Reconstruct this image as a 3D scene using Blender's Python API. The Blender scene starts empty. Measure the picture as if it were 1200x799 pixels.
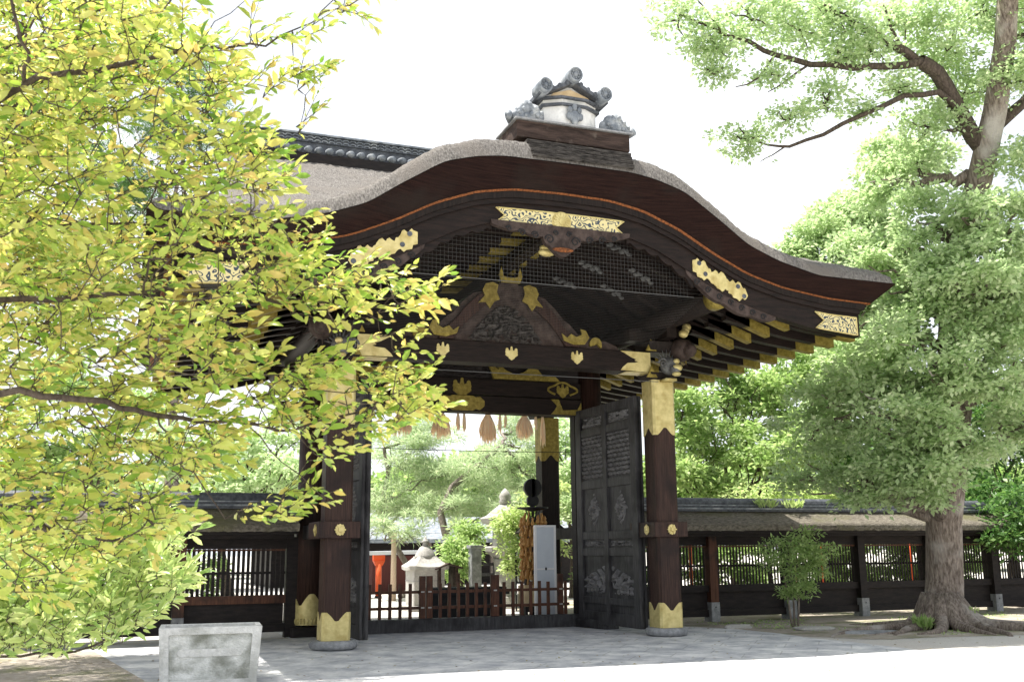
import bpy, math, random
import numpy as np
from mathutils import Vector, Matrix
R = math.radians
random.seed(7); rng = np.random.default_rng(7)
scene = bpy.context.scene

# ------------------------------------------------------------------ camera
CF, CX, CY, CZ, YAW, PITCH, ROLL = 1200.4, -5.6361, -15.1775, 1.3685, .36, .2014, -.0087
fw = Vector((math.sin(YAW)*math.cos(PITCH), math.cos(YAW)*math.cos(PITCH), math.sin(PITCH)))
rt = Vector((math.cos(YAW), -math.sin(YAW), 0)); up = rt.cross(fw)
r2 = rt*math.cos(ROLL)+up*math.sin(ROLL); u2 = up*math.cos(ROLL)-rt*math.sin(ROLL)
cam = bpy.data.objects.new('camera', bpy.data.cameras.new('camera'))
scene.collection.objects.link(cam); scene.camera = cam
cam.matrix_world = Matrix(((r2.x, u2.x, -fw.x, CX), (r2.y, u2.y, -fw.y, CY), (r2.z, u2.z, -fw.z, CZ), (0, 0, 0, 1)))
cam.data.sensor_width = 36; cam.data.lens = CF/1200*36
cam.data.clip_start = .05; cam.data.clip_end = 3000
cam.data.dof.use_dof = True; cam.data.dof.focus_distance = 15.5; cam.data.dof.aperture_fstop = 7.1

# ------------------------------------------------------------------ light
SUN = Vector((-.33, .16, 1)).normalized()
el = math.asin(SUN.z); az = math.atan2(SUN.x, SUN.y)
w = bpy.data.worlds.new("World"); scene.world = w; w.use_nodes = True
nt = w.node_tree; bg = nt.nodes['Background']
sky = nt.nodes.new('ShaderNodeTexSky'); sky.sky_type = 'NISHITA'; sky.sun_disc = False
sky.sun_elevation = el; sky.sun_rotation = az % (2*math.pi)
sky.air_density = 1.0; sky.dust_density = 3.5; sky.ozone_density = 1.0
# thin bright cloud veil drifting through the sky
tc = nt.nodes.new('ShaderNodeTexCoord'); mp = nt.nodes.new('ShaderNodeMapping'); mp.inputs['Scale'].default_value = (1, 1, 2.5)
no = nt.nodes.new('ShaderNodeTexNoise'); no.inputs['Scale'].default_value = 1.6; no.inputs['Detail'].default_value = 6
mr = nt.nodes.new('ShaderNodeMapRange'); mr.inputs[1].default_value = .35; mr.inputs[2].default_value = .6; mr.inputs[3].default_value = .22; mr.inputs[4].default_value = .98
mx = nt.nodes.new('ShaderNodeMix'); mx.data_type = 'RGBA'; mx.inputs[7].default_value = (6.3, 6.5, 6.8, 1)
nt.links.new(tc.outputs['Generated'], mp.inputs[0]); nt.links.new(mp.outputs[0], no.inputs['Vector']); nt.links.new(no.outputs[0], mr.inputs[0])
nt.links.new(mr.outputs[0], mx.inputs[0]); nt.links.new(sky.outputs[0], mx.inputs[6]); nt.links.new(mx.outputs[2], bg.inputs[0])
bg.inputs[1].default_value = .10
sl = bpy.data.lights.new('sun', 'SUN'); sl.energy = 4.6; sl.angle = R(.6); sl.color = (1, .955, .88)
so = bpy.data.objects.new('sun', sl); scene.collection.objects.link(so)
so.rotation_euler = (-SUN).to_track_quat('-Z', 'Y').to_euler(); so.location = SUN*40
vs = scene.view_settings; vs.view_transform = 'Standard'; vs.look = 'None'; vs.exposure = 1.2; vs.gamma = 1; vs.use_curve_mapping = False

# ------------------------------------------------------------------ materials
def hexa(c): return (c[0], c[1], c[2], 1)
def mat(name, c1, c2=None, rough=.7, scale=6, stretch=(1, 1, 1), bump=.15, bscale=None, metal=0, detail=8, c3=None, s3=1.2, spec=.22, coat=0):
    """two colour noise material with an optional large stain colour c3"""
    m = bpy.data.materials.new(name); m.use_nodes = True
    t = m.node_tree; b = t.nodes['Principled BSDF']; L = t.links
    b.inputs['Roughness'].default_value = rough; b.inputs['Metallic'].default_value = metal
    b.inputs['Specular IOR Level'].default_value = spec; b.inputs['Coat Weight'].default_value = coat
    tc = t.nodes.new('ShaderNodeTexCoord'); mp = t.nodes.new('ShaderNodeMapping'); mp.inputs['Scale'].default_value = stretch
    L.new(tc.outputs['Object'], mp.inputs[0])
    n = t.nodes.new('ShaderNodeTexNoise'); n.inputs['Scale'].default_value = scale; n.inputs['Detail'].default_value = detail; n.inputs['Roughness'].default_value = .65
    L.new(mp.outputs[0], n.inputs['Vector'])
    r = t.nodes.new('ShaderNodeValToRGB'); r.color_ramp.elements[0].position = .36; r.color_ramp.elements[1].position = .66
    r.color_ramp.elements[0].color = hexa(c1); r.color_ramp.elements[1].color = hexa(c2 or c1)
    L.new(n.outputs[0], r.inputs[0]); out = r.outputs[0]
    if c3:
        n3 = t.nodes.new('ShaderNodeTexNoise'); n3.inputs['Scale'].default_value = s3; n3.inputs['Detail'].default_value = 5
        L.new(tc.outputs['Object'], n3.inputs['Vector'])
        r3 = t.nodes.new('ShaderNodeValToRGB'); r3.color_ramp.elements[0].position = .5; r3.color_ramp.elements[1].position = .68
        L.new(n3.outputs[0], r3.inputs[0])
        m3 = t.nodes.new('ShaderNodeMix'); m3.data_type = 'RGBA'; m3.inputs[7].default_value = hexa(c3)
        L.new(r3.outputs[0], m3.inputs[0]); L.new(out, m3.inputs[6]); out = m3.outputs[2]
    L.new(out, b.inputs['Base Color'])
    if bump:
        n2 = t.nodes.new('ShaderNodeTexNoise'); n2.inputs['Scale'].default_value = bscale or scale*3; n2.inputs['Detail'].default_value = 6
        L.new(mp.outputs[0], n2.inputs['Vector'])
        bp = t.nodes.new('ShaderNodeBump'); bp.inputs['Strength'].default_value = bump; bp.inputs['Distance'].default_value = .03
        L.new(n2.outputs[0], bp.inputs['Height']); L.new(bp.outputs[0], b.inputs['Normal'])
    return m
def leafmat(name, cols, trans=.45, rough=.45):
    m = bpy.data.materials.new(name); m.use_nodes = True
    t = m.node_tree; b = t.nodes['Principled BSDF']; L = t.links; o = t.nodes['Material Output']
    g = t.nodes.new('ShaderNodeNewGeometry'); r = t.nodes.new('ShaderNodeValToRGB'); L.new(g.outputs['Random Per Island'], r.inputs[0])
    e = r.color_ramp.elements
    e[0].position = 0; e[0].color = hexa(cols[0]); e[1].position = 1; e[1].color = hexa(cols[-1])
    for i, c in enumerate(cols[1:-1]): x = e.new((i+1)/(len(cols)-1)); x.color = hexa(c)
    b.inputs['Roughness'].default_value = rough; b.inputs['Specular IOR Level'].default_value = .4
    L.new(r.outputs[0], b.inputs['Base Color'])
    tr = t.nodes.new('ShaderNodeBsdfTranslucent'); hs = t.nodes.new('ShaderNodeHueSaturation'); hs.inputs['Saturation'].default_value = 1.08; hs.inputs['Value'].default_value = 1.35
    L.new(r.outputs[0], hs.inputs['Color']); L.new(hs.outputs[0], tr.inputs[0])
    ms = t.nodes.new('ShaderNodeMixShader'); ms.inputs[0].default_value = trans
    L.new(b.outputs[0], ms.inputs[1]); L.new(tr.outputs[0], ms.inputs[2]); L.new(ms.outputs[0], o.inputs['Surface'])
    return m
def stripemat(name, c1, c2, scale, axis='Z', rough=.7, dist=1.5):
    """layered bands (stacked bark or tile courses)"""
    m = bpy.data.materials.new(name); m.use_nodes = True
    t = m.node_tree; b = t.nodes['Principled BSDF']; L = t.links; b.inputs['Roughness'].default_value = rough
    tc = t.nodes.new('ShaderNodeTexCoord'); wv = t.nodes.new('ShaderNodeTexWave'); wv.bands_direction = axis; wv.inputs['Scale'].default_value = scale
    wv.inputs['Distortion'].default_value = dist; wv.inputs['Detail'].default_value = 3
    L.new(tc.outputs['Object'], wv.inputs[0]); r = t.nodes.new('ShaderNodeValToRGB'); r.color_ramp.elements[0].color = hexa(c1); r.color_ramp.elements[1].color = hexa(c2)
    L.new(wv.outputs[0], r.inputs[0]); L.new(r.outputs[0], b.inputs['Base Color'])
    bp = t.nodes.new('ShaderNodeBump'); bp.inputs['Strength'].default_value = .3; bp.inputs['Distance'].default_value = .02
    L.new(wv.outputs[0], bp.inputs['Height']); L.new(bp.outputs[0], b.inputs['Normal'])
    return m
def laceMat():
    m = bpy.data.materials.new('gold_openwork'); m.use_nodes = True
    t = m.node_tree; b = t.nodes['Principled BSDF']; L = t.links
    tc = t.nodes.new('ShaderNodeTexCoord'); n = t.nodes.new('ShaderNodeTexNoise'); n.inputs['Scale'].default_value = 6; n.inputs['Detail'].default_value = 1
    L.new(tc.outputs['Object'], n.inputs['Vector'])
    wv = t.nodes.new('ShaderNodeTexWave'); wv.wave_type = 'RINGS'; wv.rings_direction = 'SPHERICAL'; wv.inputs['Scale'].default_value = 3.6; wv.inputs['Distortion'].default_value = 22; wv.inputs['Detail'].default_value = 1; wv.inputs['Detail Scale'].default_value = 2.2
    L.new(tc.outputs['Object'], wv.inputs[0])
    r = t.nodes.new('ShaderNodeValToRGB'); r.color_ramp.elements[0].position = .3; r.color_ramp.elements[1].position = .38
    L.new(wv.outputs[0], r.inputs[0])
    mxx = t.nodes.new('ShaderNodeMix'); mxx.data_type = 'RGBA'; mxx.inputs[6].default_value = (.045, .06, .08, 1); mxx.inputs[7].default_value = (.66, .57, .28, 1)
    L.new(r.outputs[0], mxx.inputs[0]); L.new(mxx.outputs[2], b.inputs['Base Color'])
    b.inputs['Roughness'].default_value = .42; b.inputs['Metallic'].default_value = .35
    return m
M = {}
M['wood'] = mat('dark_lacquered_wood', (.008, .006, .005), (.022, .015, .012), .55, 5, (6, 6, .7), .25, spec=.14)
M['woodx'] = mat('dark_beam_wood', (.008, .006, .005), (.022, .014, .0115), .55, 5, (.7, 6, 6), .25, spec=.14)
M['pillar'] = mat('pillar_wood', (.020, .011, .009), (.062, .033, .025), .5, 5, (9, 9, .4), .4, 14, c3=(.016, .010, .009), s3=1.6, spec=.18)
M['grey_wood'] = mat('weathered_door_wood', (.028, .027, .028), (.07, .068, .07), .6, 5, (5, 5, .8), .15, c3=(.018, .017, .018), s3=2.5)
M['brown_wood'] = mat('brown_fence_wood', (.06, .026, .016), (.13, .055, .032), .6, 6, (8, 8, .6), .15, c3=(.03, .018, .014), s3=3)
M['black_wood'] = mat('sooty_wall_wood', (.011, .009, .009), (.026, .02, .018), .65, 5, (1, 4, 4), .12)
M['gold'] = mat('gilt_copper', (.50, .42, .17), (.66, .56, .26), .42, 9, (1, 1, 1), .15, metal=.3, c3=(.42, .33, .12), s3=6)
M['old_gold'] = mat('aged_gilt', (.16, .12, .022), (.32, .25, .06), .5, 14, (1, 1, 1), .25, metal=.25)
M['lace'] = laceMat()
M['bark_edge'] = mat('stacked_bark_edge', (.012, .0065, .006), (.030, .015, .012), .9, 3, (.7, .7, 22), .7, 12, c3=(.026, .02, .017), s3=.9, spec=.08)
M['orange_bark'] = mat('orange_bark_course', (.07, .028, .012), (.30, .10, .03), .8, 30, (1, 1, 1), .4)
M['thatch'] = mat('grey_bark_thatch', (.10, .093, .085), (.30, .28, .26), .95, 22, (2.2, .5, 1), 1.0, 60, c3=(.20, .18, .16), s3=1.2, spec=.1)
M['thatch_low'] = mat('weathered_fence_thatch', (.085, .075, .06), (.24, .215, .175), .95, 18, (.7, 1.6, 1), .9, 50, c3=(.13, .125, .07), s3=1.4, spec=.1)
M['mound'] = mat('dark_layered_bark', (.014, .012, .011), (.11, .10, .09), .95, 7, (1, 1, 7), .8, 30)
M['tile'] = mat('blue_grey_tile', (.10, .115, .135), (.26, .285, .31), .5, 9, (1, 1, 1), .2, c3=(.36, .38, .39), s3=5)
M['tile_dark'] = mat('dark_tile', (.045, .05, .06), (.12, .13, .145), .5, 12, (1, 1, 1), .2)
M['plaster'] = mat('white_plaster', (.62, .62, .6), (.78, .78, .76), .9, 7, (1, 1, 1), .1, c3=(.42, .44, .44), s3=5)
M['ochre'] = mat('ochre_plaster', (.62, .46, .26), (.75, .6, .38), .9, 7)
M['box_wood'] = mat('weathered_ridge_box', (.022, .014, .011), (.075, .05, .04), .8, 3, (.9, 3, 6), .3, c3=(.34, .29, .24), s3=1.5)
M['stone'] = mat('grey_stone', (.20, .205, .21), (.34, .345, .35), .85, 14, (1, 1, 1), .3, c3=(.14, .145, .15), s3=3)
M['pale_stone'] = mat('pale_granite', (.34, .325, .30), (.50, .485, .45), .9, 22, (1, 1, 1), .3, c3=(.36, .35, .31), s3=2)
M['concrete'] = mat('mottled_concrete', (.50, .50, .475), (.66, .655, .63), .92, 16, (1, 1, 1), .5, c3=(.40, .40, .37), s3=3.2)
M['concrete_in'] = mat('mossy_concrete_panel', (.36, .37, .34), (.74, .74, .71), .95, 5.5, (1, 1, 1.4), .6, 40, c3=(.22, .225, .19), s3=4)
M['carved'] = mat('carved_wood', (.030, .021, .018), (.075, .055, .047), .7, 8, (1, 1, 1), .3, spec=.15)
M['carved_grey'] = mat('faded_carving', (.06, .06, .06), (.17, .17, .165), .75, 12, (1, 1, 1), .2)
M['carved_door'] = mat('pale_door_carving', (.09, .088, .088), (.22, .215, .215), .7, 12, (1, 1, 1), .2)
M['carved_dark'] = mat('dark_relief', (.022, .019, .017), (.075, .066, .06), .6, 12, (1, 1, 1), .2)
M['wire'] = mat('galvanised_wire', (.10, .10, .097), None, .7, bump=0)
M['white_paint'] = mat('white_sign_paint', (.55, .60, .66), (.62, .67, .72), .6, 3, bump=.03)
M['red'] = mat('vermilion_paint', (.70, .09, .025), (.80, .16, .06), .55, 4, bump=.05)
M['maroon'] = mat('maroon_boards', (.075, .024, .022), (.11, .038, .034), .8, 5, (8, 8, .5), .2)
M['metal_roof'] = mat('pale_metal_roof', (.45, .47, .5), (.55, .57, .6), .5, 3, bump=.05)
M['straw'] = mat('dry_straw', (.50, .37, .26), (.74, .58, .44), .95, 20, (8, 8, 1), .6)
M['gourd'] = mat('dry_gourd', (.36, .17, .045), (.62, .36, .13), .55, 9, bump=.1)
M['black'] = mat('black_iron', (.012, .012, .013), (.02, .02, .021), .5, 8, bump=.05)
M['bark'] = mat('tree_bark', (.10, .077, .062), (.34, .285, .24), .95, 6, (5, 5, .7), 1.0, 14, c3=(.44, .41, .37), s3=1.7)
M['bark_dark'] = mat('dark_branch_bark', (.045, .035, .028), (.12, .095, .075), .95, 9, (3, 3, 1), .8, 20)
M['bark_pine'] = mat('pine_bark', (.12, .10, .085), (.27, .235, .20), .95, 9, (2, 2, 1), .8, 14)
M['paper'] = mat('white_paper', (.8, .8, .8), None, .9, bump=0)

M['straw_soft'] = leafmat('pale_straw', [(.72, .63, .50), (.92, .84, .70), (.82, .73, .60)], .6, .8)
# ------------------------------------------------------------------ helpers
def link(o): scene.collection.objects.link(o); return o
def tag(o, label=None, cat=None, group=None, kind=None):
    if label: o['label'] = label
    if cat: o['category'] = cat
    if group: o['group'] = group
    if kind: o['kind'] = kind
    return o
def empty(name, loc=(0, 0, 0), rz=0, label=None, cat=None, group=None):
    o = bpy.data.objects.new(name, None); o.location = loc; o.rotation_euler = (0, 0, rz); o.empty_display_size = .2
    return tag(link(o), label, cat, group)
def mesh_np(name, V, F, m, parent=None, smooth=False):
    """V (n,3) array, F list of arrays of equal-sized faces"""
    me = bpy.data.meshes.new(name); V = np.asarray(V, np.float32)
    me.vertices.add(len(V)); me.vertices.foreach_set('co', V.ravel())
    loops = np.concatenate([np.asarray(f, np.int32).ravel() for f in F]); tot = np.concatenate([np.full(len(f), len(f[0]), np.int32) for f in F])
    me.loops.add(len(loops)); me.loops.foreach_set('vertex_index', loops)
    st = np.concatenate([[0], np.cumsum(tot)[:-1]]).astype(np.int32)
    me.polygons.add(len(tot)); me.polygons.foreach_set('loop_start', st); me.polygons.foreach_set('loop_total', tot)
    if smooth: me.polygons.foreach_set('use_smooth', np.ones(len(tot), bool))
    me.update(calc_edges=True); me.validate()
    me.materials.append(m)
    o = bpy.data.objects.new(name, me); link(o)
    if parent: o.parent = parent
    return o
class MB:
    def __init__(s): s.v = []; s.f = []; s.c = []
    def cut(s): s.c.append((len(s.v), len(s.f)))                       # the next shapes are a piece of their own
    def pieces(s, name, m, parent=None, smooth=False, bev=0):
        s.cut(); pv = pf = 0; out = []
        for v, f in s.c:
            if f > pf:
                q = MB(); q.v = s.v[pv:v]; q.f = [tuple(i-pv for i in t) for t in s.f[pf:f]]; out.append(q.build(name, m, parent, smooth, bev))
            pv, pf = v, f
        return out
    def add(s, V, F):
        k = len(s.v); s.v.extend([tuple(p) for p in V]); s.f.extend([tuple(i+k for i in f) for f in F]); return s
    def box(s, x0, x1, y0, y1, z0, z1, c=0):
        """axis box, optional chamfer c on the vertical edges"""
        if c:
            P = [(x0+c, y0), (x1-c, y0), (x1, y0+c), (x1, y1-c), (x1-c, y1), (x0+c, y1), (x0, y1-c), (x0, y0+c)]
            return s.prismz(P, z0, z1)
        V = [(x0, y0, z0), (x1, y0, z0), (x1, y1, z0), (x0, y1, z0), (x0, y0, z1), (x1, y0, z1), (x1, y1, z1), (x0, y1, z1)]
        return s.add(V, [(0, 3, 2, 1), (4, 5, 6, 7), (0, 1, 5, 4), (1, 2, 6, 5), (2, 3, 7, 6), (3, 0, 4, 7)])
    def obox(s, a, b, wd, ht, upv=(0, 0, 1)):
        a = Vector(a); b = Vector(b); d = (b-a).normalized(); u = Vector(upv); sd = d.cross(u).normalized(); u = sd.cross(d)
        V = [p+sd*i*wd/2+u*j*ht/2 for p in (a, b) for i, j in ((-1, -1), (1, -1), (1, 1), (-1, 1))]
        return s.add(V, [(0, 3, 2, 1), (4, 5, 6, 7), (0, 1, 5, 4), (1, 2, 6, 5), (2, 3, 7, 6), (3, 0, 4, 7)])
    def prismz(s, P, z0, z1, sc=1):
        n = len(P); cx = sum(p[0] for p in P)/n; cy = sum(p[1] for p in P)/n
        V = [(p[0], p[1], z0) for p in P]+[(cx+(p[0]-cx)*sc, cy+(p[1]-cy)*sc, z1) for p in P]
        return s.add(V, [tuple(range(n-1, -1, -1)), tuple(range(n, 2*n))]+[(i, (i+1) % n, n+(i+1) % n, n+i) for i in range(n)])
    def prismy(s, P, y0, y1):
        """outline P in (x,z), extruded from y0 (front) to y1"""
        n = len(P); V = [(p[0], y0, p[1]) for p in P]+[(p[0], y1, p[1]) for p in P]
        return s.add(V, [tuple(range(n)), tuple(range(2*n-1, n-1, -1))]+[((i+1) % n, i, n+i, n+(i+1) % n) for i in range(n)])
    def prismx(s, P, x0, x1):
        """outline P in (y,z)"""
        n = len(P); V = [(x0, p[0], p[1]) for p in P]+[(x1, p[0], p[1]) for p in P]
        return s.add(V, [tuple(range(n-1, -1, -1)), tuple(range(n, 2*n))]+[(i, (i+1) % n, n+(i+1) % n, n+i) for i in range(n)])
    def strip(s, xs, zt, zb, y0, y1):
        """curved board in the XZ plane between zt and zb"""
        n = len(xs); V = []
        for x, a, b in zip(xs, zt, zb): V += [(x, y0, b), (x, y0, a), (x, y1, a), (x, y1, b)]
        F = []
        for i in range(n-1):
            p = 4*i; q = p+4
            F += [(p, q, q+1, p+1), (p+1, q+1, q+2, p+2), (p+2, q+2, q+3, p+3), (p+3, q+3, q, p)]
        F += [(0, 1, 2, 3), (4*n-1, 4*n-2, 4*n-3, 4*n-4)]
        return s.add(V, F)
    def tube(s, P, r, n=8, cap=True):
        P = [Vector(p) for p in P]; k = len(P)
        if not hasattr(r, '__len__'): r = [r]*k
        u = None; V = []
        for i, p in enumerate(P):
            d = (P[min(i+1, k-1)]-P[max(i-1, 0)]).normalized()
            if u is None: u = d.orthogonal().normalized()
            u = (u-d*u.dot(d)).normalized(); v = d.cross(u)
            V += [p+(u*math.cos(a)+v*math.sin(a))*r[i] for a in (2*math.pi*j/n for j in range(n))]
        F = [(i*n+j, i*n+(j+1) % n, (i+1)*n+(j+1) % n, (i+1)*n+j) for i in range(k-1) for j in range(n)]
        if cap: F += [tuple(range(n-1, -1, -1)), tuple((k-1)*n+j for j in range(n))]
        return s.add(V, F)
    def lathe(s, prof, c=(0, 0, 0), n=20, ax='z', sq=None):
        V = []; k = len(prof)
        for r, h in prof:
            for j in range(n):
                a = 2*math.pi*(j+.5)/n; x, y = r*math.cos(a), r*math.sin(a)
                V.append((c[0]+x, c[1]+y, c[2]+h) if ax == 'z' else (c[0]+x, c[1]+h, c[2]+y))
        F = [(i*n+j, i*n+(j+1) % n, (i+1)*n+(j+1) % n, (i+1)*n+j) for i in range(k-1) for j in range(n)]
        F += [tuple(range(n-1, -1, -1)), tuple((k-1)*n+j for j in range(n))]
        return s.add(V, F)
    def ball(s, c, r, n=10, m=7):
        if not hasattr(r, '__len__'): r = (r, r, r)
        V = [(c[0], c[1], c[2]-r[2])]
        for i in range(1, m):
            t = math.pi*i/m-math.pi/2
            V += [(c[0]+r[0]*math.cos(t)*math.cos(2*math.pi*j/n), c[1]+r[1]*math.cos(t)*math.sin(2*math.pi*j/n), c[2]+r[2]*math.sin(t)) for j in range(n)]
        V.append((c[0], c[1], c[2]+r[2])); F = [(0, 1+(j+1) % n, 1+j) for j in range(n)]
        for i in range(m-2): F += [(1+i*n+j, 1+i*n+(j+1) % n, 1+(i+1)*n+(j+1) % n, 1+(i+1)*n+j) for j in range(n)]
        e = len(V)-1; F += [(e, 1+(m-2)*n+j, 1+(m-2)*n+(j+1) % n) for j in range(n)]
        return s.add(V, F)
    def build(s, name, m, parent=None, smooth=False, bev=0):
        me = bpy.data.meshes.new(name); me.from_pydata([tuple(p) for p in s.v], [], s.f); me.materials.append(m)
        if smooth:
            for p in me.polygons: p.use_smooth = True
        me.update(); o = bpy.data.objects.new(name, me); link(o)
        if parent: o.parent = parent
        if bev:
            b = o.modifiers.new('bevel', 'BEVEL'); b.width = bev; b.segments = 2; b.limit_method = 'ANGLE'; b.angle_limit = R(40)
        return o
def interp(x, pts): return np.interp(x, [p[0] for p in pts], [p[1] for p in pts])
def smoothcurve(pts):
    """monotone x control points -> callable with gentle smoothing, symmetric in x"""
    xs = np.linspace(0, pts[-1][0], 400); z = np.interp(xs, [p[0] for p in pts], [p[1] for p in pts])
    full = np.concatenate([z[::-1], z[1:]]); k = 31; ker = np.hanning(k); ker /= ker.sum()
    pad = np.concatenate([full[0]+(full[0]-full[1])*np.arange(k//2, 0, -1), full, full[-1]+(full[-1]-full[-2])*np.arange(1, k//2+1)])
    sm = np.convolve(pad, ker, 'valid')[399:]
    return lambda x: np.interp(np.abs(x), xs, sm)
def vnoise(x, y, seed=0):
    r = np.random.default_rng(seed).random((64, 64)); xi = np.floor(x).astype(int); yi = np.floor(y).astype(int)
    fx = x-xi; fy = y-yi; fx = fx*fx*(3-2*fx); fy = fy*fy*(3-2*fy)
    g = lambda a, b: r[a % 64, b % 64]
    return (g(xi, yi)*(1-fx)+g(xi+1, yi)*fx)*(1-fy)+(g(xi, yi+1)*(1-fx)+g(xi+1, yi+1)*fx)*fy
def relief(name, w_, h_, fn, depth, m, parent, org, ux, uz, un, nx=48, nz=48, smooth=True, cutoff=0):
    """carved panel: origin org, width along ux, height along uz, relief along un"""
    u, v = np.meshgrid(np.linspace(0, 1, nx), np.linspace(0, 1, nz), indexing='ij')
    h = fn(u, v)*depth; org, ux, uz, un = map(np.array, (org, ux, uz, un))
    V = org+u[..., None]*w_*ux+v[..., None]*h_*uz+h[..., None]*un
    i = np.arange(nx*nz).reshape(nx, nz)
    F = np.stack([i[:-1, :-1], i[1:, :-1], i[1:, 1:], i[:-1, 1:]], -1).reshape(-1, 4)
    if cutoff:
        hf = (h/depth).ravel()[F].max(1); F = F[hf > cutoff]
    return mesh_np(name, V.reshape(-1, 3), [F], m, parent, smooth)
def swirl(seed, k=5, f=2.5, asp=1):
    def fn(u, v):
        x = u*k*asp; y = v*k
        n = vnoise(x, y, seed); n2 = vnoise(x*2.3+5, y*2.3, seed+1)
        a = .5+.5*np.sin(2*math.pi*(f*n+.5*n2)); e = np.minimum(np.minimum(u, 1-u), np.minimum(v, 1-v))*12
        return a*np.clip(e, 0, 1)*(.5+.5*vnoise(x*.6, y*.6, seed+3))
    return fn
def hexlat(k=5, asp=1.7):
    def fn(u, v):
        x = u*k; y = v*k*asp; r = (np.floor(y) % 2)*.5
        d = np.hypot((x+r) % 1-.5, (y % 1)-.5); return np.clip(1-np.abs(d-.28)*6, 0, 1)+.5*np.clip(1-d*7, 0, 1)
    return fn
def floral(u, v):
    x = (u-.5)*2; y = (v-.5)*2; r = np.abs(x)/.62+np.abs(y)/.9
    d = np.hypot(x/.6, y/.35); a = np.arctan2(y, x)
    s = np.clip(1.05-r, 0, .3)*3.3*(.55+.45*np.sin(9*a+8*d))
    ring = np.clip(1-np.abs(d-.55)*5, 0, 1)*.8
    return np.clip(s+ring*(r < 1.15), 0, 1)*(.6+.4*vnoise(u*14, v*20, 4))
def waves(flip):
    def fn(u, v):
        if flip: u = 1-u
        c = np.hypot(u-.1, (v+.1)); a = .5+.5*np.sin(26*c+3*vnoise(u*4, v*4, 3)); b = swirl(12+flip, 6, 2)(u, v)
        k = (v < .45+.35*u); e = np.clip(np.minimum(np.minimum(u, 1-u), np.minimum(v, 1-v))*12, 0, 1)
        return (a*.8*k*(v > .2)+b*(v <= .5)*.8)*e
    return fn
def crest(mb, x, z, y, s, t=.012):
    """three lobed leaf crest with three upright flower stems"""
    for dx, hh in ((-.36, .34), (0, .5), (.36, .34)):
        for q in (range(2) if dx else range(-1, 3)):
            c = (x+dx*s*1.05, z+(.08+.17*q)*s); r = .165*s*(1-.2*q)
            mb.prismy([(c[0]+r*math.cos(a)*.9, c[1]+r*1.2*math.sin(a)) for a in (-2*math.pi*j/8 for j in range(8))][::-1], y-t*(1+.08*q+.04*(dx > 0)), y)
    for ang, l in ((-90, .62), (-160, .56), (-20, .56)):
        a = R(ang); d = (math.cos(a), math.sin(a)); n = (-d[1], d[0]); o = (x, z+.02*s)
        P = [(o[0]+(d[0]*u+n[0]*v)*s*l, o[1]+(d[1]*u+n[1]*v)*s*l) for u, v in ((-.1, -.2), (.3, -.50), (.5, -.42), (.72, -.42), (1, 0), (.72, .42), (.5, .42), (.3, .50), (-.1, .2))]
        mb.prismy(P, y-t*(1.2+.25*(ang == -90)+.1*(ang == -20)), y+.001*(ang == -20))
def disc(mb, x, z, y, r, t=.02, n=20):
    mb.prismy([(x+r*math.cos(2*math.pi*j/n), z+r*math.sin(2*math.pi*j/n)) for j in range(n)], y-t, y)
def mum(mb, x, z, y, r, n=16, t=.015):
    disc(mb, x, z, y, r*.35, t*1.6, 12)
    for j in range(n):
        a = 2*math.pi*j/n; c, s_ = math.cos(a), math.sin(a)
        P = [(x+(c*u-s_*v)*r, z+(s_*u+c*v)*r) for u, v in ((.3, -.05), (.85, -.15), (.98, -.08), (.98, .08), (.85, .15), (.3, .05))]
        mb.prismy(P, y-t, y)
def collar(mb, cx, cy, z0, h0, h1, hw, ch, off=.008, flip=False, rnd=False, petals=1):
    """gilt sleeve round a pillar with a notched free edge; hw half width"""
    pts = []; n = 12
    if rnd:
        N = 64
        for j in range(N):
            a = 2*math.pi*j/N; t = ((j % 16)/16-.5)*2
            pts.append((cx+(hw+off)*math.cos(a), cy+(hw+off)*math.sin(a), t))
    else:
        w = hw+off; c = ch
        for k in range(4):
            ca, sa = math.cos(k*math.pi/2), math.sin(k*math.pi/2)
            for j in range(n+1):
                t = -1+2*j/n; x = t*(w-c); y = -w
                pts.append((cx+ca*x-sa*y, cy+sa*x+ca*y, t))
    sg = -1 if flip else 1; V = []; N = len(pts)
    for x, y, t in pts:
        a = abs(t); f = min(1, (a/.8))**.75; f = f if a > .12 else .17*(1-a/.12)+.1
        h = h0+(h1-h0)*f
        px, py = cx+(x-cx)*(hw-.01)/(hw+off), cy+(y-cy)*(hw-.01)/(hw+off)
        V += [(px, py, z0), (x, y, z0), (x, y, z0+sg*h), (px, py, z0+sg*h)]
    F = []
    for i in range(N):
        p = 4*i; q = 4*((i+1) % N)
        for k in range(3): F.append((p+k, q+k, q+k+1, p+k+1) if not flip else (p+k+1, q+k+1, q+k, p+k))
    mb.add(V, F)
def at(u, v, D):
    """world point seen at photo pixel (u,v), D metres deep"""
    p = Vector((CX, CY, CZ))+fw*D+r2*((u-600)/CF*D)-u2*((v-399.5)/CF*D); return p

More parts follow.
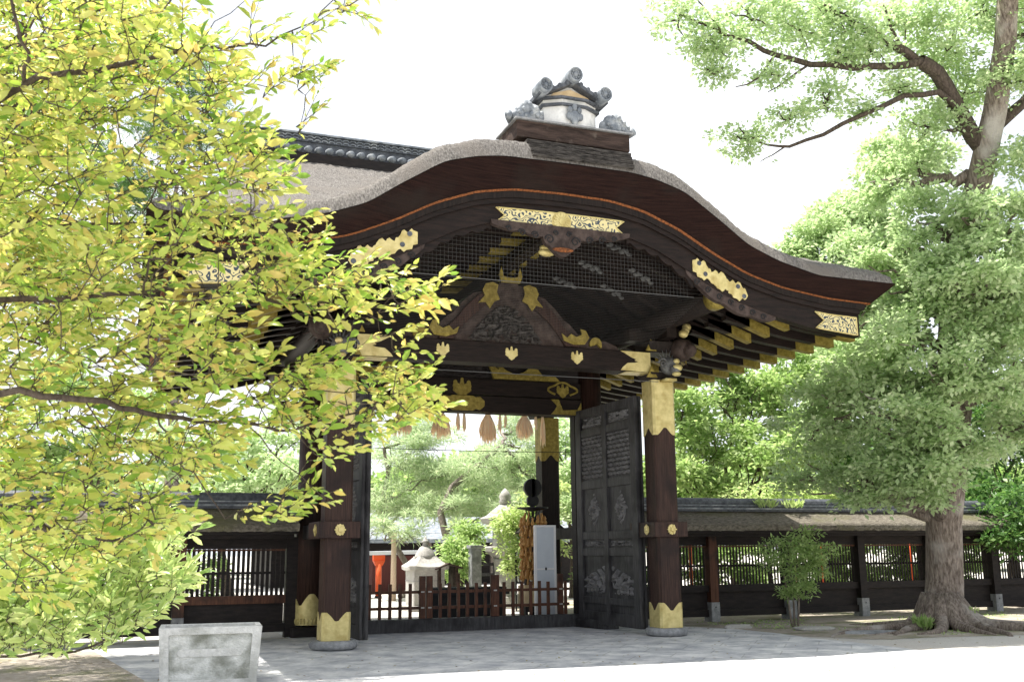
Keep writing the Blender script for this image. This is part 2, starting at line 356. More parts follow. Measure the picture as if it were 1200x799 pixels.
# ------------------------------------------------------------------ setting
def sheet(name, poly, z, m, kind='structure'):
    me = bpy.data.meshes.new(name); me.from_pydata([(x, y, z) for x, y in poly], [], [tuple(range(len(poly)))]); me.materials.append(m)
    o = bpy.data.objects.new(name, me); link(o); o['kind'] = kind; return o
M['gravel'] = mat('pale_gravel', (.44, .41, .37), (.62, .60, .56), .95, 60, (1, 1, 1), .4, 160, c3=(.50, .46, .41), s3=.35)
M['dirt'] = mat('packed_dirt', (.30, .26, .21), (.46, .41, .35), .95, 9, (1, 1, 1), .6, 60, c3=(.17, .18, .09), s3=1.3)
def paving():
    m = bpy.data.materials.new('grey_paving'); m.use_nodes = True; t = m.node_tree; b = t.nodes['Principled BSDF']; L = t.links
    tc = t.nodes.new('ShaderNodeTexCoord'); mp = t.nodes.new('ShaderNodeMapping'); mp.inputs['Rotation'].default_value[2] = R(38); L.new(tc.outputs['Object'], mp.inputs[0])
    br = t.nodes.new('ShaderNodeTexBrick'); br.inputs['Scale'].default_value = 1; br.inputs['Brick Width'].default_value = .9; br.inputs['Row Height'].default_value = .55
    br.inputs['Mortar Size'].default_value = .012; br.inputs['Mortar Smooth'].default_value = .4; br.inputs['Color1'].default_value = (.52, .52, .525, 1); br.inputs['Color2'].default_value = (.58, .58, .58, 1); br.inputs['Mortar'].default_value = (.40, .395, .385, 1)
    L.new(mp.outputs[0], br.inputs[0]); n = t.nodes.new('ShaderNodeTexNoise'); n.inputs['Scale'].default_value = 2.2; n.inputs['Detail'].default_value = 8; n.inputs['Roughness'].default_value = .7; L.new(tc.outputs['Object'], n.inputs[0])
    r = t.nodes.new('ShaderNodeValToRGB'); r.color_ramp.elements[0].position = .38; r.color_ramp.elements[0].color = (.62, .64, .68, 1); r.color_ramp.elements[1].position = .62; r.color_ramp.elements[1].color = (1.25, 1.24, 1.2, 1); L.new(n.outputs[0], r.inputs[0])
    mm = t.nodes.new('ShaderNodeMix'); mm.data_type = 'RGBA'; mm.blend_type = 'MULTIPLY'; mm.inputs[0].default_value = 1; L.new(br.outputs[0], mm.inputs[6]); L.new(r.outputs[0], mm.inputs[7]); L.new(mm.outputs[2], b.inputs['Base Color'])
    b.inputs['Roughness'].default_value = .8; n2 = t.nodes.new('ShaderNodeTexNoise'); n2.inputs['Scale'].default_value = 25; L.new(tc.outputs['Object'], n2.inputs[0])
    bp = t.nodes.new('ShaderNodeBump'); bp.inputs['Strength'].default_value = .25; bp.inputs['Distance'].default_value = .02; L.new(n2.outputs[0], bp.inputs['Height']); L.new(bp.outputs[0], b.inputs['Normal']); return m
M['paving'] = paving()
sheet('ground', [(-400, -400), (400, -400), (400, 400), (-400, 400)], -.004, M['gravel'])
def wob(a, b, n, amp, seed):
    r = random.Random(seed); return [(a[0]+(b[0]-a[0])*i/n+r.uniform(-amp, amp), a[1]+(b[1]-a[1])*i/n+r.uniform(-amp, amp)) for i in range(n)]
pv = [(-7, -14), (-3.2, -14), (3, -12), (4.4, -6)]+wob((4.6, -3.3), (4.4, 1.2), 8, .06, 3)+[(3.6, 2.0), (3.0, 2.35), (3.0, 3.4), (-3.0, 3.4), (-3.0, 2.2), (-8, 2.2)]
sheet('paved_forecourt', pv, .004, M['paving'])
dr = wob((4.35, 1.0), (4.6, -1.4), 6, .06, 5)+wob((5.0, -2.0), (9.5, -2.6), 12, .14, 6)+[(18, -2.9), (30, -2), (30, 12), (3.2, 12), (3.2, 2.45), (3.9, 2.0)]
sheet('dirt_border', dr, .000, M['dirt'])
sheet('dirt_patch', [(-16, -6), (-5.6, -4.2), (-5.3, -2.8), (-5.9, 1.2), (-7.5, 2.0), (-16, 2.2)], .008, M['dirt'])

# ------------------------------------------------------------------ the gate
G = empty('temple_gate', (0, 0, 0), 0, 'large dark wooden gate with curved bark roof, gilt metal fittings and open carved doors', 'gate')
O = smoothcurve([(0, 6.37), (.75, 6.35), (1.3, 6.25), (1.9, 6.02), (2.45, 5.72), (3.05, 5.45), (3.65, 5.29), (4.5, 5.18), (5.4, 5.15)])
T = smoothcurve([(0, 6.73), (1.0, 6.72), (1.4, 6.66), (1.85, 6.53), (2.45, 6.14), (2.9, 5.82), (3.42, 5.62), (4.15, 5.45), (5.6, 5.44)])
B = smoothcurve([(0, 5.9), (1.0, 5.88), (1.55, 5.71), (2.0, 5.47), (2.5, 5.19), (3.0, 5.0), (3.5, 4.86), (4.2, 4.71), (5.4, 4.60)])
Cc = smoothcurve([(0, 6.2), (.9, 6.15), (1.5, 6.0), (2.0, 5.8), (2.7, 5.48), (3.5, 5.2), (4.5, 4.96), (5.3, 4.82)])
YF, YB = -2.6, 7.8; XT = 5.6; YM = 2.6
# roof surface as one height field
gx = np.unique(np.concatenate([np.linspace(-XT, XT, 230), [-4.32, -4.28, 4.28, 4.32]])); gy = np.linspace(YF, YB, 210)
X, Y = np.meshgrid(gx, gy, indexing='ij')
ed = np.minimum(Y-YF, YB-Y); es = XT-np.abs(X)
K = T(X)+.36*(1-np.exp(-ed/.07))*np.clip(1-(np.abs(X)/6.5)**2, 0, 1)
t_ = np.clip(1-np.abs(Y-YM)/(YM-YF), 0, 1)
front = 5.44+.22*(1-np.exp(-ed/.2))+2.78*t_**1.22
side = 5.44+.2*(1-np.exp(-es/.2))+.62*es
mainz = np.where(np.abs(X) < 4.3, front, np.minimum(front, side))
k_ = 9.; Z = np.log(np.exp(k_*(K-6))+np.exp(k_*(mainz-6)))/k_+6
Z = np.where(ed < .02, T(X)+.01, Z)
edge_all = np.minimum(ed, es); Z = np.where(es < .02, np.interp(Y, [YF, YF+1, YB-1, YB], [5.45, 5.42, 5.42, 5.45]), Z)
Z += (rng.random(Z.shape)-.5)*.022*(edge_all > .05)+.03*(vnoise(X*3, Y*3, 2)-.5)*(edge_all > .05)
V = np.stack([X, Y, Z], -1).reshape(-1, 3); i = np.arange(V.shape[0]).reshape(X.shape)
F = np.stack([i[:-1, :-1], i[1:, :-1], i[1:, 1:], i[:-1, 1:]], -1).reshape(-1, 4)
roof = mesh_np('roof', V, [F], M['thatch'], G, True)
# thick bark edge all round (outer top -> inner bottom) + soffit boards
def eave_ring(name, m, a0, a1, xt, xo, yt, yo, parent):
    xs = np.linspace(-1, 1, 161); top = []; bot = []
    zt = lambda x: T(x); zo = lambda x: O(x)
    for s in xs: top.append((s*xt, yt, zt(s*xt))); bot.append((s*xo, yo, zo(s*xo)))
    n = 60; Yt = np.linspace(yt, 2*YM-yt, n)[1:-1]; Yo = np.linspace(yo, 2*YM-yo, n)[1:-1]
    for a, b in zip(Yt, Yo): top.append((xt, a, 5.44)); bot.append((xo, b, 5.15))
    for s in xs[::-1]: top.append((s*xt, 2*YM-yt, zt(s*xt))); bot.append((s*xo, 2*YM-yo, zo(s*xo)))
    for a, b in zip(Yt[::-1], Yo[::-1]): top.append((-xt, a, 5.44)); bot.append((-xo, b, 5.15))
    top = np.array(top); bot = np.array(bot); L = []
    ks = np.linspace(a0, a1, 7); N = len(top)
    for q in ks: L.append(top*(1-q)+bot*q)
    inner = L[-1].copy(); inner[:, 0] *= .97; inner[:, 1] = YM+(inner[:, 1]-YM)*.97; L.append(inner)
    V = np.concatenate(L); F = []
    for k in range(len(L)-1):
        a = np.arange(N)+k*N; b = (np.arange(N)+1) % N+k*N; F.append(np.stack([a, a+N, b+N, b], -1))
    return mesh_np(name, V, [np.concatenate(F)], m, parent, False)
eave_ring('roof_edge', M['bark_edge'], 0, .94, XT, 5.3, YF, -2.32, G)
eave_ring('edge_course', M['orange_bark'], .945, 1.0, XT+.0, 5.3, YF, -2.325, G)
mb = MB(); xs = np.linspace(-5.2, 5.2, 120)
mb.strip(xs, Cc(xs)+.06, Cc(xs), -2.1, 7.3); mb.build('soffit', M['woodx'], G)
mb = MB(); xs = np.linspace(-5.25, 5.25, 120)
mb.strip(xs, O(xs)-.01, O(xs)-.05, -2.3, 7.5); mb.build('under_layer', M['wood'], G)
for s in (-1, 1):
    mb = MB(); mb.box(min(s*5.1, s*5.24), max(s*5.1, s*5.24), -2.05, 7.25, 4.80, 5.09); mb.build('fascia', M['wood'], G)
# barge boards front and back
for yc, sg in ((-2.25, 1), (7.45, -1)):
    mb = MB(); xs = np.linspace(-5.12, 5.12, 160); y0, y1 = (yc, yc+.15) if sg > 0 else (yc-.15, yc)
    mb.strip(xs, O(xs)-.10, B(xs), y0, y1)
    mb.strip(xs, O(xs)-.10, O(xs)-.17, y0-.04 if sg > 0 else y1, y0 if sg > 0 else y1+.04)
    bb = mb.build('bargeboard', M['woodx'], G)
    mb = MB(); xs = np.linspace(-5.2, 5.2, 160); mb.strip(xs, O(xs)-.002, O(xs)-.098, y0-.06, y1+.06); mb.build('barge_moulding', M['wood'], G)
    if sg > 0: bargeF = bb
# gilt fittings on the front barge board
yb = -2.252
def plate_along(mb, x0, x1, ztf, zbf, y, t, n=30, notch=0, both=True):
    xs = np.linspace(x0, x1, n); P = [(x, ztf(x)) for x in xs]; E = []
    zt, zb = ztf(x1), zbf(x1); h = zt-zb; d = notch*(1 if x1 > x0 else -1)
    if notch: E = [(x1-d*.55, zb+h*.74), (x1-d*.8, zb+h*.62), (x1-d, zb+h*.5), (x1-d*.8, zb+h*.38), (x1-d*.55, zb+h*.26)]
    Q = [(x, zbf(x)) for x in xs[::-1]]; S = []
    if notch and both:
        zt, zb = ztf(x0), zbf(x0); h = zt-zb
        S = [(x0+d*.55, zb+h*.26), (x0+d*.8, zb+h*.38), (x0+d, zb+h*.5), (x0+d*.8, zb+h*.62), (x0+d*.55, zb+h*.74)]
    P = P+E+Q+S
    if x1 > x0: P = P[::-1]
    mb.prismy(P, y-t, y)
    return P
def border(mb, P, y, r=.008):
    mb.tube([(p[0], y, p[1]) for p in P]+[(P[0][0], y, P[0][1])], r, 5)
zt = lambda x: 6.10-.012*x*x; zb = lambda x: 5.875-.07*max(0, 1-abs(x)*6)
mb = MB(); P = plate_along(mb, -1.0, 1.0, zt, zb, yb, .012, 41, .13); cp = mb.build('barge_plate', M['lace'], bargeF)
mb = MB(); border(mb, P, yb-.014, .011); disc(mb, 0, 5.975, yb-.012, .15, .008, 28); mum(mb, 0, 5.975, yb-.021, .135, 16, .012); mb.build('gilt_border', M['gold'], cp)
for s in (-1, 1):
    mb = MB(); xs = np.linspace(2.2, 3.0, 9); c = lambda x: (O(x)-.13+B(x))/2
    for j, x in enumerate(xs):                                        # a row of lobed gilt leaves
        r = .085+.025*math.sin(j*2.1); P = [(s*(x+r*math.cos(a)*(1+.18*math.cos(3*a+j))), c(x)-.02+r*1.35*math.sin(a)*(1+.15*math.cos(5*a))) for a in np.linspace(0, 2*math.pi, 19)[:-1]]
        mb.prismy(P if s > 0 else P[::-1], yb-.012-.001*(j % 3), yb)
    p = mb.build('barge_plate', M['gold'], bargeF)
    mb = MB()
    for x in (2.24, 2.34, 2.9, 3.0): mb.cut(); disc(mb, s*x, c(x)+(.05 if x in (2.24, 2.9) else -.055), yb-.0145, .036, .006, 14)
    mb.pieces('rivet', M['tile_dark'], p)
    mb = MB(); P = plate_along(mb, s*5.06, s*4.28, lambda x: O(x)-.2-.05*0+(-.03), lambda x: B(x)+.015, yb, .012, 14, .16, False)
    p = mb.build('barge_plate', M['lace'], bargeF); mb = MB(); border(mb, P, yb-.014, .011); mb.build('gilt_border', M['gold'], p)
# hanging carvings: centre pendant and the two side clouds
def curl(mb, x, z, y, r, s=1, w=.012, turns=1.4):
    n = 22; mb.tube([(x+s*r*(1-.75*k/n)*math.cos(turns*2*math.pi*k/n), y, z+r*(1-.75*k/n)*math.sin(turns*2*math.pi*k/n)) for k in range(n)], [w*(1-.5*k/n) for k in range(n)], 5)
def scallop(x0, x1, depthf, n=90):
    return [(x, depthf(x)) for x in np.linspace(x0, x1, n)]
mb = MB(); dep = lambda x: 5.86-.11*(1-abs(x)/1.08)**.4-.08*abs(math.cos(x*7.6))*(1-abs(x)/1.15)-(.22*math.sqrt(max(0, 1-(x/.30)**2)) if abs(x) < .30 else 0)
P = [(-1.08, 5.90), ]+scallop(-1.07, 1.07, dep)+[(1.08, 5.90)]
mb.prismy(P, -2.29, -2.2); pend = mb.build('pendant_carving', M['carved'], G)
mb = MB()
for s in (-1, 1):
    for x, z, r in ((.2, 5.69, .07), (.42, 5.73, .055), (.62, 5.75, .055), (.82, 5.79, .04), (.1, 5.79, .04)): mb.cut(); curl(mb, s*x, z, -2.295, r, s)
mb.pieces('scroll', M['black'], pend); mb = MB(); mb.ball((0, -2.3, 5.55), (.17, .02, .035)); mb.build('pendant_lip', M['orange_bark'], pend, True)
for s in (-1, 1):
    mb = MB(); dp = lambda x: B(x)-.02-.17*math.sin(math.pi*min(1, (x-2.02)/1.55))**.45*(.75+.25*abs(math.cos(x*6.5)))
    P = [(s*x, B(x)+.03) for x in np.linspace(3.57, 2.02, 40)]+[(s*x, dp(x)) for x in np.linspace(2.03, 3.56, 80)]
    mb.prismy(P if s > 0 else P[::-1], -2.24, -2.15); c_ = mb.build('cloud_carving', M['carved'], G)
    mb = MB()
    for k in range(7): x = 2.2+k*.19; mb.cut(); curl(mb, s*x, B(x)-.08, -2.245, .05, s)
    mb.pieces('scroll', M['black'], c_)
    # inner spandrel carving following the arch above the net
    mb = MB(); P = [(s*x, B(x)+.02) for x in np.linspace(2.15, 1.05, 24)]+[(s*x, B(x)-.05-.05*abs(math.sin(x*14))-.10*max(0, (x-1.5)/.65)**2) for x in np.linspace(1.06, 2.15, 60)]
    mb.prismy(P if s > 0 else P[::-1], -2.22, -2.16); mb.build('arch_trim', M['woodx'], G)
# wire bird net
mb = MB(); zl = 5.09
for x in np.arange(-2.15, 2.16, .058):
    if B(x) > zl: mb.obox((x, -2.05, zl), (x, -2.05, float(B(x))+.05), .0022, .0022, (0, 1, 0))
for z in np.arange(zl, 5.95, .058):
    xx = np.linspace(0, 2.6, 200); ok = xx[B(xx) > z-.02]
    if len(ok): mb.obox((-ok[-1], -2.05, z), (ok[-1], -2.05, z), .0022, .0022)
mb.obox((-2.25, -2.05, zl), (2.25, -2.05, zl), .009, .009)
for k in range(1, 34):
    f = k/34; y = -2.05+1.8*f; mb.obox((-2.4, y, zl-.42*f), (2.4, y, zl-.42*f), .0016, .0016)
mb.build('wire_net', M['wire'], G)
# rafters
def rafter(y, s, tier):
    mb = MB()
    if tier == 0: pts = [(2.2, 5.60), (3.0, 5.16), (4.0, 4.80)]
    else: pts = [(3.2, 5.02), (4.2, 4.82), (5.25, 4.70)]
    hw, hh = .065, .07; xs = [p[0] for p in pts]; fx = np.linspace(xs[0], xs[-1], 8); fz = np.interp(fx, xs, [p[1] for p in pts])
    mb.strip(s*fx if s > 0 else (s*fx)[::-1], (fz+hh) if s > 0 else (fz+hh)[::-1], (fz-hh) if s > 0 else (fz-hh)[::-1], y-hw, y+hw)
    o = mb.build('rafter', M['woodx'], G)
    mb = MB(); L = .36; g0 = fx[-1]-L; f2 = np.linspace(g0, fx[-1]+.006, 5); z2 = np.interp(f2, fx, fz); e = .006
    a = (s*f2 if s > 0 else (s*f2)[::-1]); zz = z2 if s > 0 else z2[::-1]
    mb.strip(a, zz+hh+e, zz-hh-e, y-hw-e, y+hw+e)
    for yy in (-1, 0, 1):
        zq = float(np.interp(g0-.05, fx, fz))-hh-e; zq2 = float(np.interp(g0, fx, fz))-hh-e
        mb.add([(s*g0, y+yy*.05-.02, zq2), (s*g0, y+yy*.05+.02, zq2), (s*(g0-.08), y+yy*.05, zq)], [(0, 1, 2)] if s > 0 else [(0, 2, 1)])
    mb.build('gilt_cap', M['old_gold'], o)
for k in range(17):
    y = -1.89+.532*k
    for s in (-1, 1):
        rafter(y, s, 0); rafter(y, s, 1)
    if y < 2.5 or k % 2 == 0:
        mb = MB(); xs = np.linspace(-2.6, 2.6, 60); mb.strip(xs, Cc(xs)-.002, Cc(xs)-.15, y-.06, y+.06); o = mb.build('curved_rafter', M['woodx'], G)
        mb = MB(); xs = np.linspace(-.42, .42, 9); mb.strip(xs, Cc(xs)-.08, Cc(xs)-.158, y-.068, y+.068); mb.build('gilt_band', M['old_gold'], o)
        for xx in ((1.15,) if k % 2 else (1.8,)) if k < 6 else ():
            mb = MB()
            for q in range(9): mb.ball((xx+.045*q, y-.062, float(Cc(xx+.045*q))-.10+.03*math.sin(q*2.2)), (.035+.01*(q % 3), .012, .03+.012*(q % 2)), 8, 5)
            mb.build('cloud_fitting', M['carved_grey'], o, True)
for s in (-1, 1):
    mb = MB(); mb.box(min(s*3.55, s*3.75), max(s*3.55, s*3.75), -2.05, 7.25, 4.99, 5.1); mb.build('batten', M['wood'], G)
    mb = MB(); mb.tube([(s*2.7, y, 5.13) for y in (-2.08, 2.6, 7.28)], .17, 16); o = mb.build('eave_purlin', M['wood'], G, True)
    mb = MB(); mb.tube([(s*2.7, y, 5.13) for y in (-2.09, -1.86)], .178, 16); mb.build('gilt_cap', M['old_gold'], o, True)
mb = MB(); mb.box(-.1, .1, -2.08, 7.28, 5.86, 6.03); o = mb.build('ridge_purlin', M['wood'], G)
mb = MB()
for q, (dx, dz) in enumerate(((0, 0), (.03, -.075), (-.03, -.14), (-.05, -.2))): mb.ball((-.08+dx*1.3, -2.0-.01*q, 5.80+dz*1.15), (.13, .07, .058), 12, 7)
mb.build('gilt_knob', M['gold'], o, True)
# pillars
H = .2
def pillar(x, y, ztop, gold_top=3.32, front_=True, dark=False):
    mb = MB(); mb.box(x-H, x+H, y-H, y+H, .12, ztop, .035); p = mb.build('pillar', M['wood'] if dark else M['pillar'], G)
    mb = MB(); mb.lathe([(.26, 0), (.335, .03), (.35, .09), (.32, .125), (.27, .135)], (x, y, 0), 24); mb.build('base_stone', M['stone'], p, True)
    mb = MB(); collar(mb, x, y, .137, .22, .39, H, .035); mb.build('gilt_foot', M['gold'], p)
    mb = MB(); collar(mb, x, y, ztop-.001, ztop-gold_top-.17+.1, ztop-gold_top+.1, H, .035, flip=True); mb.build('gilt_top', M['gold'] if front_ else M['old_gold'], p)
    return p
for s in (-1, 1):
    pillar(s*2.7, 0, 4.14)
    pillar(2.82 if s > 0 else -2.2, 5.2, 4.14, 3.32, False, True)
    # main round pillar
    mb = MB(); mb.lathe([(.25, 0), (.245, 2), (.235, 4.5)], (s*2.62, YM, .2), 32); p = mb.build('main_pillar', M['pillar'], G, True)
    mb = MB(); mb.box(s*2.62-.33, s*2.62+.33, YM-.33, YM+.33, 0, .16, .03); mb.build('plinth', M['black_wood'], p)
    mb = MB(); collar(mb, s*2.62, YM, .19, .25, .5, .25, 0, .01, rnd=True)
    for j in range(28):
        a = 2*math.pi*j/28; mb.ball((s*2.62+.262*math.cos(a), YM+.262*math.sin(a), .25), (.022, .022, .05), 6, 4)
    mb.build('gilt_foot', M['gold'], p)
    # tie beams with collar box and hexagon studs
    x = s*2.7; mb = MB(); mb.box(x-.09, x+.09, .55, 5.0, 1.58, 1.80); mb.build('tie_beam', M['grey_wood'], G)
    mb = MB(); mb.box(x-.30, x+.30, -.29, .6, 1.56, 1.80); cb = mb.build('tie_beam', M['pillar'], G, bev=.008)
    mb = MB(); mum(mb, x, 1.68, -.291, .085, 6, .03); mb.ball((x, -.315, 1.68), (.035, .025, .035), 8, 6)
    P = [(x+.075*math.cos(R(60*j+30)), 1.68+.085*math.sin(R(60*j+30))) for j in range(6)]; mb.prismy(P, -.31, -.291)
    for sx in (-1, 1):
        mb.cut(); mb.prismx([(-.02+.085*math.cos(R(60*j+30))*.9, 1.68+.085*math.sin(R(60*j+30))) for j in range(6)][::1], min(x+sx*.30, x+sx*.318), max(x+sx*.30, x+sx*.318))
        mb.ball((x+sx*.315, -.02, 1.68), (.025, .035, .035), 8, 6)
    mb.pieces('hexagon_stud', M['gold'], cb)
    if s > 0: mb = MB(); mb.obox((s*2.7, 5.0, 1.69), (s*5.2, 5.2, 1.69), .12, .2); mb.build('tie_beam', M['grey_wood'], G)
    # capital, bracket, carved beam noses
    for yy in (0, 5.2):
        mb = MB(); mb.prismz([(x-.2, yy-.2), (x+.2, yy-.2), (x+.2, yy+.2), (x-.2, yy+.2)], 4.14, 4.26, 1.25)
        mb.prismz([(x-.22, yy-.22), (x+.22, yy-.22), (x+.22, yy+.22), (x-.22, yy+.22)], 4.60, 4.78, 1.3)
        mb.box(x-.55, x+.45, yy-.1, yy+.1, 4.80, 4.97); mb.box(x-.09, x+.09, yy-.55, yy+.55, 4.801, 4.969)
        for q in (-.45, 0, .38): mb.box(x+q-.1, x+q+.1, yy-.13, yy+.13, 4.972, 5.0)
        mb.build('bracket', M['wood'], G)
    mb = MB()
    mb.ball((x+s*.34, -.25, 4.66), (.2, .24, .2), 14, 10); mb.ball((x+s*.38, -.45, 4.62), (.12, .14, .12), 12, 8)
    for q in range(16): a = q*.4; mb.tube([(x+s*.3, -.15, 4.66), (x+s*.34+.3*math.cos(a), -.2, 4.66+.3*math.sin(a))], [.03, .004], 5)
    nose = mb.build('carved_nose', M['carved'], G, True)
    mb = MB()
    for dx, dy, dz, r in ((.42, -.42, 4.98, .06), (.5, -.36, 5.06, .065), (.56, -.3, 5.12, .045), (.35, -.45, 4.92, .07)): mb.ball((x+s*dx*.8-.0, dy, dz-.02), (r*1.3, r, r), 10, 7)
    mb.build('gilt_leaf', M['gold'], nose, True)
    mb = MB()
    mb.ball((x+s*.06, -.32, 4.36), (.15, .16, .15), 14, 10); mb.ball((x+s*.08, -.45, 4.28), (.1, .13, .08), 12, 8)
    for q in range(9): a = q*.35+.2; mb.tube([(x+s*.06, -.25, 4.4), (x+s*.06+.24*math.cos(a), -.25, 4.4+.26*math.sin(a))], [.03, .004], 5)
    curl(mb, x-s*.1, 4.38, -.42, .09, -s, .02); lion = mb.build('lion_nose', M['carved_grey'], G, True)
    mb = MB(); mb.ball((x+s*.1, -.52, 4.3), (.09, .07, .06)); mb.ball((x+s*.09, -.5, 4.2), (.08, .07, .04)); mb.ball((x+s*.12, -.46, 4.42), (.06, .05, .05))
    mb.box(x-.1+s*.04, x+.1+s*.04, -.42, -.2, 4.10, 4.14); mb.build('gilt_face', M['gold'], lion, True)
    mb = MB()
    for zz, fl in ((4.17, 1), (4.62, 1)): mb.cut(); mb.prismy([(x-s*.32, zz), (x-s*.12, zz), (x-s*.22, zz+.2)] if s < 0 else [(x-s*.32, zz), (x-s*.12, zz), (x-s*.22, zz+.2)], -.235, -.215)
    mb.pieces('gilt_leaf', M['old_gold'], G)
# front and back rainbow beams
for yy, fr in ((0, True), (5.2, False)):
    mb = MB(); y0 = yy-.17; xs = np.linspace(-2.48, 2.48, 30); arch = .02*(1-(xs/2.48)**2)
    mb.strip(xs, 4.60+arch*.3, 4.25+arch, y0, yy+.17); bm = mb.build('rainbow_beam', M['woodx'], G, bev=.012)
    if fr:
        for s in (-1, 1):
            mb = MB(); P = [(s*2.485, 4.262), (s*2.485, 4.595), (s*1.93, 4.60), (s*2.03, 4.555), (s*2.13, 4.50), (s*2.22, 4.47), (s*2.19, 4.45), (s*2.26, 4.43), (s*2.19, 4.41), (s*2.06, 4.40), (s*1.97, 4.33), (s*1.93, 4.275)]
            mb.prismy(P if s < 0 else P[::-1], y0-.012, y0); P2 = [(s*2.485, 4.25), (s*2.485, 4.255), (s*2.0, 4.262), (s*2.0, 4.257)]
            mb.box(min(s*2.485, s*2.02), max(s*2.485, s*2.02), y0-.012, yy+.1, 4.246, 4.255); mb.build('gilt_end', M['gold'], bm)
        for x in (-1.14, 0, 1.14):
            mb = MB(); crest(mb, x, 4.445, y0-.001, .2); mb.build('leaf_crest', M['gold'], bm)
# frog-leg strut with carving on the front beam
def frog(Yf, k=1):
    half = [(0, 5.68), (.12, 5.66), (.16, 5.58), (.34, 5.56), (.46, 5.44), (.62, 5.40), (.80, 5.24), (.95, 5.06), (1.05, 5.0), (1.2, 4.84), (1.32, 4.86), (1.45, 4.80), (1.52, 4.72), (1.68, 4.76), (1.9, 4.68), (1.95, 4.61)]
    P = [(-x, z) for x, z in half[::-1]]+[(x, z) for x, z in half[1:]]
    mb = MB(); mb.prismy(P[::-1], Yf, Yf+.1); fo = mb.build('frog_leg_strut', M['carved'], G)
    leg = [(.32, 5.50), (.55, 5.36), (.78, 5.14), (.92, 4.95), (1.12, 4.76), (1.2, 4.62), (.95, 4.62), (.83, 4.80), (.66, 5.0), (.42, 5.2), (.24, 5.32)]
    for s in (-1, 1):
        mb = MB(); Q = [(s*x, z) for x, z in leg]; mb.prismy(Q[::-1] if s > 0 else Q, Yf-.06, Yf-.001); mb.build('strut_leg', M['pillar'], fo, bev=.01)
    relief('carved_panel', 1.3, .62, lambda u, v: swirl(31, 7, 2.4, 1.6)(u, v)*(v < 1-np.abs(2*u-1)**1.7)+.9*floral(np.clip((u-.5)*2.6+.5, 0, 1), v*.9), .10, M['carved_dark'], fo, (-.72, Yf-.002, 4.61), (1, 0, 0), (0, 0, 1), (0, -1, 0), 110, 60, True, .16)
    mb = MB()
    for s in (-1, 1):
        mb.cut(); Q = [(s*(.35+(x-.35)*1.2), 5.4+(z-5.4)*1.15) for x, z in ((.24, 5.53), (.32, 5.56), (.42, 5.53), (.46, 5.44), (.43, 5.36), (.52, 5.25), (.42, 5.27), (.36, 5.18), (.30, 5.28), (.22, 5.32), (.26, 5.42))]; mb.prismy(Q if s < 0 else Q[::-1], Yf-.085, Yf-.062)
        mb.cut(); Q = [(s*(1.14+(x-1.14)*1.2), 4.645+(z-4.645)*1.15) for x, z in ((1.28, 4.86), (1.20, 4.88), (1.22, 4.80), (1.14, 4.76), (1.06, 4.80), (1.0, 4.74), (.92, 4.80), (.95, 4.70), (1.1, 4.645), (1.26, 4.66), (1.33, 4.76))]; mb.prismy(Q if s < 0 else Q[::-1], Yf-.085, Yf-.062)
        mb.cut(); Q = [(s*(1.5+.11*math.cos(a)), 4.68+.12*math.sin(a)) for a in np.linspace(-.5, math.pi+.3, 12)]+[(s*1.47, 4.66), (s*1.52, 4.70)]; mb.prismy(Q if s < 0 else Q[::-1], Yf-.05, Yf-.002)
    mb.cut(); mb.prismy([(-.16, 5.60), (.16, 5.60), (.2, 5.72), (.16, 5.86), (.12, 5.70), (0, 5.68), (-.12, 5.70), (-.16, 5.86), (-.2, 5.72)], Yf-.08, Yf-.05)
    mb.pieces('gilt_fitting', M['old_gold'], fo)
frog(-.1); frog(5.1)
# main lintel (two beams), head board wall above
mb = MB(); mb.box(-2.4, 2.4, YM-.17, YM+.17, 3.85, 4.15); lin = mb.build('lintel', M['woodx'], G, bev=.01)
mb = MB(); mb.box(-2.4, 2.4, YM-.13, YM+.13, 4.17, 4.47); l2 = mb.build('upper_lintel', M['woodx'], G, bev=.01)
mb = MB(); mb.box(-2.6, 2.6, YM-.05, YM+.05, 4.472, 5.75); mb.build('head_board', M['black_wood'], G)
mb = MB(); mb.prismy([(x+.02, z) for x, z in ((-.42, 4.05), (-.33, 4.13), (-.25, 4.11), (-.2, 4.14), (.2, 4.14), (.25, 4.11), (.33, 4.13), (.42, 4.05), (.42, 3.96), (.33, 3.88), (.25, 3.9), (.2, 3.865), (-.2, 3.865), (-.25, 3.9), (-.33, 3.88), (-.42, 3.96))][::-1], YM-.185, YM-.172); mb.build('gilt_plate', M['old_gold'], lin)
for s in (-1, 1):
    mb = MB(); Q = [(s*x, z) for x, z in ((2.38, 3.856), (2.38, 4.1), (2.3, 3.96), (2.0, 3.94), (1.92, 4.14), (1.76, 4.14), (1.88, 4.02), (1.84, 3.95), (1.76, 3.86))]; mb.prismy(Q if s < 0 else Q[::-1], YM-.185, YM-.172); mb.build('gilt_plate', M['old_gold'], lin)
    mb = MB(); n = 26; pp = [(s*(2.02+.27*math.cos(a)*(1+.12*math.cos(4*a))), YM-.14, 4.33+.13*math.sin(a)*(1+.12*math.cos(4*a))) for a in np.linspace(-.9, 4.0, n)]; mb.tube(pp, .022, 6)
    crest(mb, s*2.02, 4.32, YM-.132, .24); mb.build('gilt_scroll', M['old_gold'], l2)
    mb = MB(); Q = [(s*x, z-.135) for x, z in ((.62, 4.61), (1.95, 4.61), (1.85, 4.70), (1.6, 4.70), (1.5, 4.82), (1.35, 4.86), (1.22, 4.76), (1.05, 4.70), (.85, 4.78), (.7, 4.92), (.72, 4.78), (.5, 4.93))]; mb.prismy(Q if s < 0 else Q[::-1], YM-.20, YM-.14); mb.build('gilt_wing', M['old_gold'], G)
